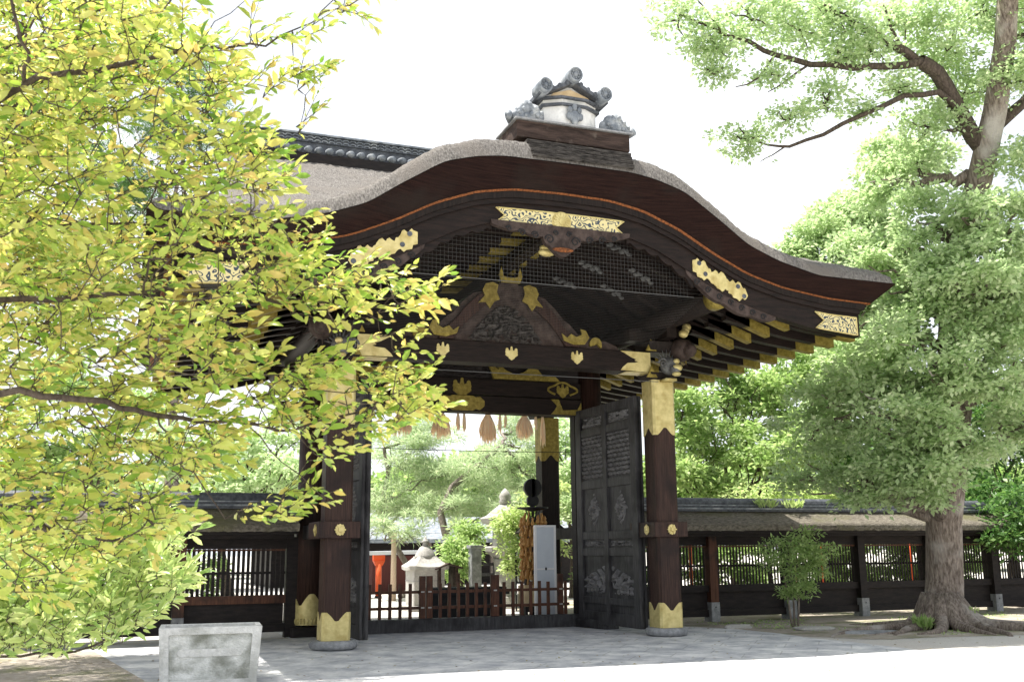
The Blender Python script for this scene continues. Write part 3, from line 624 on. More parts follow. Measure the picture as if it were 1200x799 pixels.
mb = MB(); crest(mb, .02, 4.29, YM-.132, .34); mb.build('leaf_crest', M['old_gold'], l2)
relief('carved_panel', 2.4, .28, swirl(51, 5, 2, 6), .06, M['black_wood'], G, (-1.2, YM-.06, 4.50), (1, 0, 0), (0, 0, 1), (0, -1, 0), 120, 20)
for s in (-1, 1):
    mb = MB(); mb.box(min(s*2.36, s*2.26), max(s*2.36, s*2.26), YM-.1, YM+.1, .222, 3.848); mb.build('door_jamb', M['old_gold'] if 0 else M['black_wood'], G)
mb = MB(); mb.box(-2.42, 2.36, YM-.15, YM+.12, 0, .22); mb.build('threshold', M['grey_wood'], G, bev=.01)
for s in (-1, 1):
    mb = MB(); mb.obox((s*2.33, YM-.15, .08), (s*2.5, 1.6, .08), .32, .15); mb.build('hinge_stone', M['grey_wood'], G, bev=.01)
# doors: local frame, hinge at origin, leaf along +x, front face y=-t/2
def door(s, ang):
    d = empty('door'); d.parent = G
    W_, T_, Hh = 2.2, .14, 3.84
    d.location = (s*2.33, YM-.13, .09); d.rotation_euler = (0, 0, ang)
    rows = [(.04, .10), (.135, .345), (.385, .585), (.62, .66), (.695, .88), (.91, .945)]
    mb = MB(); mb.box(0, W_, -T_/2+.045, T_/2-.045, .01, Hh-.01); mb.build('door_panel', M['grey_wood'], d)
    mb = MB(); st = .2; cw = (W_-3*st+.06)/2; xsx = [0, st+cw, W_-st]
    for x0, ww in ((0, st), (st+cw, st-.06), (W_-st, st)): mb.box(x0, x0+ww, -T_/2, T_/2, 0, Hh)
    mb.build('stile', M['grey_wood'], d, bev=.008)
    mb = MB(); edges = [1.0]+[e for r_ in rows for e in (1-r_[0], 1-r_[1])]+[0]
    for a, b in zip(edges[::2], edges[1::2]): mb.box(st-.01, W_-st+.01, -T_/2+.012, T_/2-.012, Hh*b, Hh*a)
    mb.build('rail', M['grey_wood'], d, bev=.006)
    for side in (-1, 1):                                            # carvings on both faces
        for c0 in (st, st+cw+st-.06):
            for k, (a, b) in enumerate(rows[:5]):
                fn = [swirl(61+int(c0*10), 3, 1.8, 2.2), hexlat(5, 1.9), floral, swirl(71+int(c0*9), 2.5, 2, 4), waves(int(c0 > 1))][k]
                z0, z1 = Hh*(1-b), Hh*(1-a); mm = .03
                if side < 0: org, ux, un = (c0+mm, -T_/2+.044, z0+mm), (1, 0, 0), (0, -1, 0)
                else: org, ux, un = (c0+cw-mm, T_/2-.044, z0+mm), (-1, 0, 0), (0, 1, 0)
                relief('door_carving', cw-2*mm, z1-z0-2*mm, fn, .07, M['carved_door'], d, tuple(np.array(org)-np.array(un)*.015), ux, (0, 0, 1), un, 56, 28 if k in (0, 3) else 80, True, .22)
    return d
door(1, math.atan2(.28-2.47, .12)); door(-1, math.atan2(.25-2.47, .13))
# ridge box, plaster crest house and tile ornaments at the front of the curved gable
def ridge_end(yf, s):
    """s=+1 faces the viewer (front), -1 the back"""
    r_ = empty('gable_crest'); r_.parent = G; r_.location = (.22*s, yf, -.06); r_.scale = (.92, 1, 1); r_.rotation_euler = (0, 0, 0 if s > 0 else math.pi)
    mb = MB()
    for k in range(4):
        ww = .86+.012*k; mb.box(-ww, ww, -.5+.05*k, 1.2, 6.84+.08*k, 6.90+.08*k); mb.box(-ww+.05, ww-.05, -.44+.05*k, 1.2, 6.90+.08*k, 6.92+.08*k)
    mb.build('bark_mound', M['mound'], r_, bev=.015)
    mb = MB(); mb.box(-.98, .98, -.16, .62, 7.24, 7.50); b_ = mb.build('ridge_box', M['box_wood'], r_, bev=.01)
    mb = MB(); mb.box(-1.02, 1.02, -.2, .66, 7.502, 7.53); mb.build('box_lid', M['stone'], b_, bev=.005)
    body = [(-.46, 0), (-.2, -.14), (.2, -.14), (.46, 0), (.46, .5), (-.46, .5)]
    mb = MB(); mb.prismz(body, 7.53, 7.98); mb.prismy([(-.46, 7.98), (.46, 7.98), (.4, 8.06), (0, 8.2), (-.4, 8.06)], -.02, .5); c_ = mb.build('plaster_body', M['plaster'], r_)
    mb = MB()
    for z in (7.82, 7.93): mb.prismz([(x*1.1, (y-.05) if y < .2 else y+.03) for x, y in body], z, z+.035)
    mb.build('tile_band', M['tile_dark'], c_)
    mb = MB(); mb.prismy([(-.36, 7.99), (.36, 7.99), (.3, 8.05), (0, 8.14), (-.3, 8.05)][::1], -.05, -.021); mb.build('ochre_panel', M['ochre'], c_)
    mb = MB(); tp = lambda x: 8.20-.32*(abs(x)/.62)**1.0+.06*(abs(x)/.62)**3
    xs = np.linspace(-.6, .6, 25); mb.strip(xs, [tp(x)+.06 for x in xs], [tp(x) for x in xs], -.18, .55)
    for x in np.linspace(-.5, .5, 9): mb.tube([(x, -.19, tp(x)+.05), (x, .55, tp(x)+.05)], .035, 8)
    mb.build('tile_roof', M['tile_dark'], c_)
    for x, z, r in ((-.52, 8.06, .115), (.0, 8.30, .12), (.52, 8.06, .115)):
        mb = MB(); mb.lathe([(r*.8, 0), (r, .0), (r, .03), (r*.78, .032), (r*.74, .012)][::-1] if 0 else [(r, .32), (r, .0), (r*.78, -.012), (r*.74, .014), (r*.3, .014), (r*.28, -.006)], (x, -.26, z), 20, 'y')
        for q in range(8): a = q*math.pi/4; mb.ball((x+r*.52*math.cos(a), -.255, z+r*.52*math.sin(a)), r*.12, 6, 4)
        mb.build('round_tile_end', M['tile'], c_, True)
    mb = MB(); mb.ball((0, -.17, 7.66), (.1, .05, .1), 12, 8)
    for dx, dz, r in ((-.08, .1, .045), (0, .14, .05), (.08, .1, .045), (-.1, 0, .05), (.1, 0, .05), (0, -.07, .06)): mb.ball((dx, -.18, 7.66+dz), (r, .04, r*1.2), 8, 6)
    mb.build('tile_crest', M['tile'], c_, True)
    for sx in (-1, 1):
        mb = MB()
        for dx, dz, r in ((-.2, .06, .10), (-.1, .13, .12), (.03, .17, .12), (.13, .1, .11), (.22, .04, .08), (0, .03, .12), (-.12, .02, .1), (.1, .0, .1)):
            mb.ball((sx*(.76+dx*.9), -.06-.04*random.random(), 7.56+dz), (r, r*.7, r), 10, 7)
            mb.ball((sx*(.76+dx*.9)+.03, -.13, 7.56+dz+.03), r*.4, 6, 5)
        mb.tube([(sx*.98, .1, 7.58), (sx*1.06, -.02, 7.58), (sx*1.1, -.1, 7.6)], .06, 10)
        mb.build('peony_tile', M['tile'], r_, True)
    mb = MB()
    mb.box(-.22, .22, .3, 3.2, 6.9, 7.22); mb.tube([(0, .3, 7.25), (0, 3.2, 7.25)], .1, 10); mb.build('gable_ridge', M['tile_dark'], r_)
ridge_end(-2.14, 1); ridge_end(2*YM+2.14, -1)
# main tiled ridge
mb = MB(); XR = 4.0
mb.box(-XR, XR, YM-.42, YM+.42, 8.30, 8.36); mb.box(-XR, XR, YM-.3, YM+.3, 8.36, 8.5); mb.box(-XR, XR, YM-.22, YM+.22, 8.5, 8.74); mb.box(-XR, XR, YM-.25, YM+.25, 8.61, 8.63); mb.box(-XR, XR, YM-.26, YM+.26, 8.51, 8.54)
rd = mb.build('main_ridge', M['tile_dark'], G)
n = int(2*XR/.19)
for s in (-1, 1):
    for k in range(n):
        x = -XR+.1+k*.19; mb = MB(); mb.tube([(x, YM+s*.25, 8.44), (x, YM+s*.52, 8.36)], .062, 10); mb.build('eave_tile', M['tile'], rd, True)
mb = MB()
for k in range(int(2*XR/.13)):
    x = -XR+.07+k*.13
    for s in (-1, 1):
        for z in (8.66, 8.72): mb.tube([(x-.06, YM+s*.235, z-.03), (x-.03, YM+s*.235, z), (x+.03, YM+s*.235, z), (x+.06, YM+s*.235, z-.03)], .012, 4)
mb.box(-XR, XR, YM-.27, YM+.27, 8.745, 8.775); mb.tube([(-XR, YM, 8.80), (XR, YM, 8.80)], .09, 12); mb.build('cap_tile', M['tile'], rd)
mb = MB(); mb.box(-3.95, 3.95, YM-.5, YM+.5, 7.95, 8.295); mb.build('ridge_bed', M['black_wood'], rd)
for s in (-1, 1):
    mb = MB(); mb.prismx([(YM-.5, 8.2), (YM+.5, 8.2), (YM+.42, 8.6), (YM+.2, 9.0), (YM, 9.1), (YM-.2, 9.0), (YM-.42, 8.6)], min(s*XR, s*(XR+.12)), max(s*XR, s*(XR+.12))); mb.ball((s*(XR+.14), YM, 8.6), (.08, .2, .2), 12, 8)
    mb.build('ridge_end_tile', M['tile'], rd, bev=.02)

# ------------------------------------------------------------------ roofed lattice walls beside the gate
def wall(name, x0, sgn, n, label, post_first):
    """runs from x0 outwards in bays of 1.76 m"""
    W = empty(name, (x0, YM, 0), 0, label, 'wall'); bay = 1.76; Lw = n*bay+.2
    X_ = lambda a, b: (min(sgn*a, sgn*b), max(sgn*a, sgn*b))
    # roof: two thatch slopes with a noisy surface
    nx = int(Lw/.07); xs = np.linspace(0, Lw, nx)*sgn; prof = [(-.72, 1.70), (-.74, 1.80), (-.60, 1.87), (-.38, 1.96), (-.16, 2.08), (0, 2.14), (.16, 2.08), (.38, 1.96), (.60, 1.87), (.74, 1.80), (.72, 1.70)]
    P = np.array([[x, y, z] for x in xs for y, z in prof]); k = len(prof)
    P[:, 2] += (rng.random(len(P))-.5)*.02; i = np.arange(len(P)).reshape(nx, k)
    F = np.stack([i[:-1, :-1], i[1:, :-1], i[1:, 1:], i[:-1, 1:]], -1).reshape(-1, 4); F = F if sgn > 0 else F[:, ::-1]
    mesh_np('roof', P, [F, np.array([list(i[0]), list(i[-1][::-1])])], M['thatch_low'], W, True)
    mb = MB(); mb.box(*X_(.02, Lw-.02), -.66, .66, 1.66, 1.70); mb.box(*X_(.03, Lw), -.07, .07, 1.56, 1.66); mb.build('eave_board', M['black_wood'], W)
    mb = MB(); mb.box(*X_(0, Lw), -.22, .22, 2.08, 2.12); mb.box(*X_(0, Lw), -.16, .16, 2.12, 2.22); mb.tube([(sgn*.0, 0, 2.24), (sgn*Lw, 0, 2.24)], .11, 14); rg = mb.build('ridge', M['tile_dark'], W)
    mb = MB(); mb.box(*X_(0, Lw), -.24, -.20, 2.121, 2.15); mb.box(*X_(0, Lw), -.18, -.161, 2.19, 2.21)
    mb.build('ridge_course', M['tile'], rg)
    if post_first: 
        mb = MB(); mb.tube([(sgn*.02, -.7, 1.9), (sgn*.02, -.45, 1.97), (sgn*.02, -.3, 2.1), (sgn*.02, -.2, 2.2)], [.05, .06, .07, .08], 8); mb.build('verge_tile', M['tile_dark'], W, True)
    for y in (-.45, .45):
        mb = MB(); mb.box(*X_(.05, Lw), y-.05, y+.05, 1.60, 1.66); mb.build('purlin', M['black_wood'], W)
    mb = MB(); mb.box(*X_(.0, Lw), -.06, .06, 1.43, 1.56); mb.build('head_beam', M['black_wood'], W)
    mb = MB(); mb.box(*X_(.0, Lw), -.09, .09, .55, .68); mb.build('middle_rail', M['brown_wood'] if sgn < 0 else M['black_wood'], W)
    mb = MB(); mb.box(*X_(.0, Lw), -.07, .07, .09, .22); mb.build('bottom_rail', M['black_wood'], W)
    mb = MB(); mb.box(*X_(-.16, .10), -.1, .1, 0, 1.62); mb.build('end_post', M['black_wood'], W)
    for b in range(n):
        a0 = b*bay+.12; a1 = (b+1)*bay-.06
        mb = MB(); mb.box(*X_(a0, a1), -.02, .02, .2, .56); mb.build('board_panel', M['black_wood'], W)
        mb = MB(); m = 20 if sgn < 0 else 22
        for q in range(m): x = a0+(q+.5)*(a1-a0)/m; wv = .017 if sgn > 0 else .026; mb.box(*X_(x-wv, x+wv), -.007, .007, .681, 1.429)
        mb.box(*X_(a0-.03, a1+.03), .016, .03, 1.02, 1.06); mb.build('lattice', M['black_wood'], W)
        mb = MB(); mb.box(*X_(a0, a1), -.06, -.03, 1.395, 1.425); mb.build('lattice_frame', M['brown_wood'], W)
        x = (b+1)*bay+.03
        mb = MB(); mb.box(*X_(x-.085, x+.085), -.16, .1, .02, 1.60); p = mb.build('post', M['brown_wood'] if b == 0 or sgn < 0 else M['black_wood'], W)
        mb = MB(); mb.box(*X_(x-.095, x+.095), -.175, .115, 0, .36, .01); mb.build('post_shoe', M['stone'], p)
        mb = MB(); mb.ball((sgn*x, -.177, .27), (.014, .008, .014), 6, 4); mb.build('bolt', M['black'], p)
    return W
wall('roofed_wall', 3.33, 1, 8, 'dark lattice wall with mossy bark roof running right of the gate behind the big tree', False)
wall('roofed_wall', -2.93, -1, 6, 'dark lattice wall with bark roof running left of the gate behind the concrete planter', True)

# ------------------------------------------------------------------ gate barrier fences on the threshold
def picket(x0, x1, posts, label):
    f = empty('picket_fence', (x0, 2.72, .0), 0, label, 'fence', 'low picket fences closing the gateway')
    L_ = x1-x0
    mb = MB(); mb.box(0, L_, .022, .05, .37, .42); mb.build('rail', M['brown_wood'], f); mb = MB(); mb.box(0, L_, .022, .05, .64, .69); mb.build('rail', M['brown_wood'], f)
    n = round(L_/.178)
    for k in range(n):
        x = (k+.5)*L_/n
        if any(abs(x0+x-p) < .08 for p in posts): continue
        mb = MB(); h = .81+random.uniform(-.008, .008); mb.box(x-.028, x+.028, -.012, .02, .12, h); mb.build('picket', M['brown_wood'], f)
    for p in posts:
        wp = .08 if p == .72 else .055
        mb = MB(); mb.box(p-x0-wp, p-x0+wp, -.05, .02, .1, .94, .01); o = mb.build('post', M['brown_wood'], f)
        mb = MB()
        for z in (.67, .40): mb.cut(); mb.box(p-x0-.03, p-x0+.03, -.056, -.05, z-.012, z+.012)
        mb.pieces('clasp', M['pale_stone'], o)
    mb = MB(); mb.box(0, L_, -.03, .06, 0.0, .12); mb.build('sill', M['brown_wood'], f)
picket(-2.2, -.57, [-.63], 'left barrier section of thin dark pickets beside the left door')
picket(-.55, .80, [-.5, .72], 'middle barrier section of pickets in front of the black offering box')
picket(.82, 2.2, [2.0], 'right barrier section of pickets in front of the white signboard')

# ------------------------------------------------------------------ straw pendants and wires under the lintel
def pendant(x, wd, hg, label, cat='straw pendant', y=2.95, zt=3.9):
    mb = MB(); r0 = wd/2; n = 130 if wd > .15 else 22
    root = empty('straw_pendant', (x, y, zt), 0, label, cat, 'straw pendants hanging below the lintel')
    for k in range(n):
        a = random.uniform(0, 6.28); q = math.sqrt(random.random()); l = hg*random.uniform(.72, 1.12)*(1-.15*q*q)
        x1 = math.cos(a)*r0*q; y1 = math.sin(a)*r0*q*.6
        mb.tube([(x1*.1, y1*.1, .02), (x1*.38, y1*.38, -l*.18), (x1*.75, y1*.75, -l*.45), (x1*1.02, y1, -l*.8), (x1*1.0, y1*.95, -l)], [.010, .013, .013, .010, .002], 4)
    mb.build('straw', M['straw_soft'], root); mb = MB(); mb.tube([(0, 0, -.03), (0, 0, .06)], .022, 8); mb.build('tie', M['straw'], root)
for x, wd, hg, lb in ((-.98, .38, .48, 'broad straw tassel partly behind yellow leaves, leftmost under the lintel'), (-.23, .38, .50, 'broad straw tassel hanging just left of the gilt lintel plate'), (.69, .36, .56, 'longest broad straw tassel in the middle of the opening'),
        (1.43, .35, .48, 'broad straw tassel nearest the right rear pillar'), (.10, .07, .36, 'narrow straw wisp, left one of the pair right of the first broad tassel'), (.22, .07, .36, 'narrow straw wisp, right one of the pair left of the longest tassel'),
        (.93, .06, .36, 'dark narrow straw wisp just right of the longest tassel'), (1.04, .05, .26, 'short narrow straw wisp between the longest tassel and the right broad one'), (1.66, .06, .28, 'small straw wisp beside the gilt top of the rear pillar'), (1.80, .10, .62, 'long pale straw tail against the gilt rear pillar')):
    pendant(x, wd, hg, lb)
mb = MB(); mb.tube([(x, 2.95, 3.93+.01*math.sin(x*9)) for x in np.linspace(-2.3, 2.3, 40)], .03, 8); tag(mb.build('straw_rope', M['straw'], None, True), 'thin straw rope stretched under the lintel carrying the tassels', 'rope')
mb = MB(); mb.tube([(x, 2.9, 3.21-.03*math.cos(x*.6)) for x in np.linspace(-2.3, 2.55, 20)], .006, 5); tag(mb.build('thin_wire', M['black']), 'thin dark wire stretched across the gateway below the tassels', 'wire')
mb = MB(); mb.tube([(x, -.4, 4.07) for x in np.linspace(-2.4, 2.5, 4)], .006, 5); tag(mb.build('thin_wire', M['wire']), 'pale wire stretched between the front pillars under the front beam', 'wire')

# ------------------------------------------------------------------ things in the court behind the gate
s_ = empty('signboard', (2.0, 3.4, 0), 0, 'tall pale blue-white blank board standing behind the barrier', 'signboard')
mb = MB(); mb.box(-.19, .19, .0, .03, .12, 1.80); mb.build('board', M['white_paint'], s_)
mb = MB()
for a in ((-.22, -.18, .05, 1.84), (.18, .22, .05, 1.84), (-.179, .179, 1.80, 1.84), (-.179, .179, 1.0, 1.03), (-.179, .179, .08, .12)): mb.box(a[0], a[1], -.02, .045, a[2], a[3])
mb.build('frame', M['paper'], s_); mb = MB()
for x in (-.2, .2): mb.cut(); mb.box(x-.02, x+.02, -.18, .22, 0, .05)
mb.pieces('foot', M['black'], s_); mb = MB(); mb.ball((0, -.03, 1.02), (.02, .02, .03)); mb.build('latch', M['black'], s_)
# offering box
b_ = empty('offering_box', (.83, 4.85, 0), 0, 'wide black slatted offering box behind the middle barrier', 'offering box')
mb = MB(); mb.box(-.78, .78, -.3, .3, .06, .52); mb.build('body', M['black'], b_)
mb = MB(); mb.box(-.84, .84, -.36, .36, .52, .60); mb.box(-.82, .82, -.34, .34, .0, .06); mb.build('rim', M['black'], b_)
for k in range(8): mb = MB(); z = .62; y = -.28+k*.08; mb.box(-.8, .8, y-.015, y+.015, .602, .66); mb.build('slat', M['black'], b_)
# votive gourd rack
g_ = empty('gourd_rack', (2.19, 4.5, 0), 0, 'rack hung full of brown votive gourds with black gourd finial, left of signboard', 'votive rack')
mb = MB(); mb.tube([(0, 0, 0), (0, 0, 2.2)], .03, 8); mb.build('pole', M['black'], g_, True)
mb = MB(); mb.lathe([(.02, 2.14), (.32, 2.2), (.32, 2.225), (.02, 2.24)], (0, 0, 0), 20); mb.build('canopy', M['black'], g_)
mb = MB()
for k in range(10): a = k*.628; mb.tube([(.03*math.cos(a), .03*math.sin(a), 1.9), (.16*math.cos(a), .16*math.sin(a), 2.19)], .01, 4)
mb.build('spoke', M['black'], g_)
fin = empty('gourd_finial'); fin.parent = g_
mb = MB(); mb.prismy([(.19*math.cos(a), 2.62+.19*math.sin(a)) for a in np.linspace(0, 2*math.pi, 25)[:-1]], -.04, .04); mb.prismy([(.125*math.cos(a), 2.36+.125*math.sin(a)) for a in np.linspace(0, 2*math.pi, 21)[:-1]], -.035, .035); mb.build('gourd_plate', M['black'], fin)
mb = MB()
for sx in (-1, 1): mb.prismx([(.19*math.cos(a), 2.62+.19*math.sin(a)) for a in np.linspace(0, 2*math.pi, 25)[:-1]], -.02, .02)
mb.build('cross_plate', M['black'], fin)
for k in range(96):
    a = (k % 16)/16*2*math.pi+(k//16)*.2; z = 1.98-(k//16)*.21-random.uniform(0, .08); rr = .25; r = .045
    mb = MB(); mb.lathe([(.004, .09), (.012, .07), (.026, .045), (.016, .012), (.042, -.04), (.035, -.075), (.004, -.09)], (rr*math.cos(a), rr*math.sin(a), z), 8); mb.build('gourd', M['gourd'], g_, True)
mb = MB()
for k in range(150): a = random.uniform(0, 6.28); z = random.uniform(.75, 2.0); mb.tube([(.2*math.cos(a), .2*math.sin(a), z+.15), (.235*math.cos(a), .235*math.sin(a), z-.1)], [.012, .02], 4)
mb.build('gourd_strings', M['gourd'], g_)
mb = MB(); mb.box(-.26, .26, -.2, .2, .28, .68); mb.build('tan_case', M['ochre'], g_)
for x in (-.22, .22): mb = MB(); mb.box(x-.025, x+.025, -.18, .18, 0, .28); mb.build('leg', M['black'], g_)
# stone lanterns and pillars
def tall_lantern(x, y, s, label, grp):
    L_ = empty('stone_lantern', (x, y, 0), 0, label, 'stone lantern', grp)
    mb = MB(); mb.prismz([(.55*math.cos(R(60*k)), .55*math.sin(R(60*k))) for k in range(6)], 0, .28, .85); mb.build('base', M['pale_stone'], L_, bev=.02)
    mb = MB(); mb.lathe([(.34, .28), (.30, .34), (.27, .6), (.28, .72), (.27, .85), (.30, 1.12), (.34, 1.2)], (0, 0, 0), 24); mb.build('shaft', M['pale_stone'], L_, True)
    mb = MB(); mb.lathe([(.3, 1.2), (.42, 1.3), (.52, 1.36), (.54, 1.48), (.5, 1.5)], (0, 0, 0), 6); mb.build('platform', M['pale_stone'], L_, bev=.015)
    mb = MB(); mb.lathe([(.33, 1.5), (.33, 2.0)], (0, 0, 0), 6); fb = mb.build('fire_box', M['pale_stone'], L_)
    for a in (-90, -30, 30, 150, 210, 90):
        mb = MB(); c, s2 = math.cos(R(a)), math.sin(R(a)); r = .292; mb.obox((c*(r-.02), s2*(r-.02), 1.78), (c*(r+.008), s2*(r+.008), 1.78), .13, .2); mb.build('opening', M['black'], fb)  # solid black blocks stand in for the shade inside each opening
    mb = MB(); mb.lathe([(.3, 2.0), (.60, 2.08), (.66, 2.2), (.5, 2.26), (.3, 2.42), (.14, 2.55)], (0, 0, 0), 6); mb.build('cap', M['pale_stone'], L_, bev=.02)
    mb = MB(); mb.lathe([(.12, 2.55), (.17, 2.6), (.13, 2.66), (.16, 2.74), (.1, 2.86), (.01, 2.95)], (0, 0, 0), 16); mb.build('jewel', M['pale_stone'], L_, True); L_.scale = (s, s, s)
tall_lantern(3.28, 9.1, .98, 'tall pale granite lantern under the light green maple, beside square stone post', None)
t = empty('stone_post', (2.52, 9.2, 0), 0, 'square grey stone post with flat cap left of the tall lantern', 'stone post')
mb = MB(); mb.box(-.13, .13, -.13, .13, 0, 1.42, .015); mb.build('shaft', M['stone'], t); mb = MB(); mb.box(-.17, .17, -.17, .17, 1.42, 1.50); mb.build('cap', M['stone'], t, bev=.01)
h = empty('stone_shrine', (1.2, 9.0, 0), 0, 'small white stone shrine with hipped roof and bell shaped top behind the barrier', 'stone shrine')
mb = MB(); mb.box(-.38, .38, -.38, .38, .12, .94, .02); bd = mb.build('body', M['pale_stone'], h); mb = MB(); mb.box(-.5, .5, -.5, .5, 0, .12); mb.build('base', M['pale_stone'], h)
mb = MB()
for z in (.42, .68): mb.cut(); mb.box(-.383, .383, -.383, .383, z, z+.012)
mb.pieces('stone_joint', M['stone'], bd)
mb = MB(); N = 24; rings = [(.52, .92, .0), (.53, 1.0, .05), (.40, 1.08, 0), (.28, 1.18, 0), (.25, 1.22, 0)]; V = []
for r, z, lift in rings:
    for k in range(N):
        a = 2*math.pi*(k+.5)/N; q = max(abs(math.cos(a)), abs(math.sin(a))); c = 1/q; V.append((r*c*math.cos(a)*.92, r*c*math.sin(a)*.92, z+(c-1)*.12))
F = [(i*N+j, i*N+(j+1) % N, (i+1)*N+(j+1) % N, (i+1)*N+j) for i in range(len(rings)-1) for j in range(N)]+[tuple(range(N-1, -1, -1))]
mb.add(V, F); mb.build('roof', M['pale_stone'], h, False)
mb = MB(); mb.lathe([(.26, 1.2), (.25, 1.26), (.19, 1.38), (.13, 1.46), (.07, 1.5), (.06, 1.56), (.12, 1.58), (.06, 1.62), (.04, 1.66), (.01, 1.72)], (0, 0, 0), 24); mb.build('bell_top', M['pale_stone'], h, True)
r_ = empty('shingle_hood', (1.62, 8.8, 0), 0, 'small wooden gable hood leaning against the right side of the stone shrine', 'wooden hood')
mb = MB(); mb.obox((-.32, 0, .95), (0.02, 0, 1.08), .8, .03, (0, 0, 1)); mb.obox((-.02, 0, 1.08), (.34, 0, .97), .8, .03, (0, 0, 1)); mb.build('roof', M['box_wood'], r_)
for x in (-.2, .22): mb = MB(); mb.box(x-.03, x+.03, -.3, .3, 0, 1.0); mb.build('leg', M['box_wood'], r_)
mb = MB(); mb.box(.26, .29, -.32, .32, .1, .85); mb.build('side_board', M['box_wood'], r_)
# vermilion posts behind the left opening
def redpost(x, y, hgt, label, cap=True, r=.055):
    p = empty('vermilion_post', (x, y, 0), 0, label, 'red post', 'vermilion posts in the inner court')
    mb = MB(); mb.lathe([(r, .05), (r, hgt)], (0, 0, 0), 12); mb.build('shaft', M['red'], p, True); mb = MB(); mb.lathe([(r*1.2, 0), (r*1.2, .06)], (0, 0, 0), 12); mb.build('foot', M['black'], p)
    if cap: mb = MB(); mb.box(-.18, .18, -.06, .06, hgt, hgt+.16); mb.prismz([(-.1, -.07), (.1, -.07), (.1, .07), (-.1, .07)], hgt-.16, hgt, 1.7); mb.build('head', M['red'], p)
redpost(1.72, 16, 1.1, 'vermilion post with flared head by the maroon building seen through the barrier', True, .09)
redpost(1.05, 16.6, 1.1, 'vermilion post half hidden by the edge of the left door', True, .09)
for k, (x, y, lb) in enumerate(((5.7, 4.3, 'thin vermilion post seen through the lattice left of the small shrub'), (8.0, 4.2, 'vermilion post seen through the lattice right of the small shrub'), (8.22, 4.2, 'brightest vermilion post, right one of the pair beside the small shrub'), (11.6, 4.4, 'vermilion post seen through the lattice right of the big trunk'), (9.55, 5.0, 'faint vermilion post seen through the lattice left of the big trunk'), (6.35, 4.3, 'vermilion post behind the lattice just left of the small shrub'))):
    redpost(x, y, 1.9, lb, False, .035)
# maroon building with metal roof, hall behind
m_ = empty('maroon_shed', (3.0, 20, 0), 0, 'low maroon boarded shed with pale metal roof behind the pines', 'shed')
mb = MB(); mb.box(-.55, 1.3, 0, 3, 0, 1.22); mb.build('wall', M['maroon'], m_); mb = MB(); mb.obox((-1.7, 1.0, 1.30), (1.5, 1.0, 1.34), 3.4, .12); mb.build('roof', M['metal_roof'], m_)
hl = empty('shrine_hall', (6, 27, -.6), 0, 'dark timber hall with broad grey roof behind the pines', 'hall')
mb = MB(); mb.box(-6, 7, 0, 7, 0, 2.7); mb.build('wall', M['black_wood'], hl)
mb = MB(); mb.prismx([(-1.4, 2.3), (-1.4, 2.45), (1.2, 2.9), (3.5, 3.5), (5.8, 2.9), (8.4, 2.45), (8.4, 2.3), (3.5, 2.8)], -7, 8); mb.build('roof', M['tile'], hl)
for k in range(5): mb = MB(); mb.box(-5.5+2.8*k, -5.3+2.8*k, -.9, -.7, 0, 2.4); mb.build('column', M['bark_pine'], hl)
mb = MB(); mb.lathe([(.085, 0), (.07, 1.9)], (1.68, 14, 0), 12); tag(mb.build('timber_pole', M['straw'], None, True), 'slim pale timber pole standing before the maroon shed', 'pole')
f_ = empty('rail_fence', (3.1, 12.2, 0), 0, 'grey green post and rail fence beyond the stone shrine', 'fence')
for x in (-1.1, 0, 1.0): mb = MB(); mb.box(x-.05, x+.05, -.05, .05, 0, 1.05); mb.build('post', M['grey_wood'], f_)
for z in (.35, .72, 1.0): mb = MB(); mb.box(-1.3, 1.2, -.02, .02, z-.04, z+.04); mb.build('rail', M['grey_wood'], f_)
st = empty('paper_strip_stand', (2.95, 7.5, 0), 0, 'wire stand of tied white paper fortunes beside the tall lantern', 'fortune stand')
mb = MB()
for x in (0, .6): mb.tube([(x, 0, 0), (x, 0, 1.35)], .02, 6)
for z in (.5, .8, 1.1, 1.33): mb.tube([(0, 0, z), (.6, 0, z)], .008, 5)
mb.build('frame', M['black'], st); mb = MB()
for k in range(90): x = random.uniform(.02, .58); z = random.choice((.5, .8, 1.1, 1.33)); a = random.uniform(-.4, .4); mb.obox((x, -.01, z+.02), (x+a*.1, -.02+random.uniform(-.03, .03), z-.13), .03, .012)
o = mb.build('paper_strips', M['paper'], st); o['kind'] = 'stuff'
# hanging bronze lantern by the rear pillar
hg = empty('hanging_lantern', (3.05, 6.4, 1.5), 0, 'small dark hanging lantern between the rear pillar and the right door', 'lantern')
mb = MB(); mb.tube([(0, 0, .15), (0, 0, .5)], .01, 5); mb.build('chain', M['black'], hg); mb = MB(); mb.lathe([(.02, .16), (.17, .05), (.17, .03), (.02, .03)], (0, 0, 0), 6); mb.build('cap', M['black'], hg)
mb = MB(); mb.lathe([(.1, -.22), (.11, .03)], (0, 0, 0), 6); mb.build('cage', M['tile_dark'], hg)
# small gabled notice roof behind the rear pillar on the right
ng = empty('notice_roof', (3.45, 7.2, 0), 0, 'small dark gabled notice frame seen between rear pillar and right door', 'notice frame')
mb = MB(); mb.obox((-.6, 0, 1.75), (0.03, 0, 2.25), .5, .05); mb.obox((-.03, 0, 2.25), (.6, 0, 1.75), .5, .05); mb.build('roof', M['black_wood'], ng)
mb = MB(); mb.box(-.07, .07, -.07, .07, 2.2, 2.5); mb.build('finial', M['black_wood'], ng)
for x in (-.35, .35): mb = MB(); mb.box(x-.05, x+.05, -.05, .05, 0, 1.9); mb.build('post', M['black_wood'], ng)
for z in (.5, 1.0): mb = MB(); mb.box(-.5, .5, -.03, .03, z, z+.1); mb.build('rail', M['brown_wood'], ng)

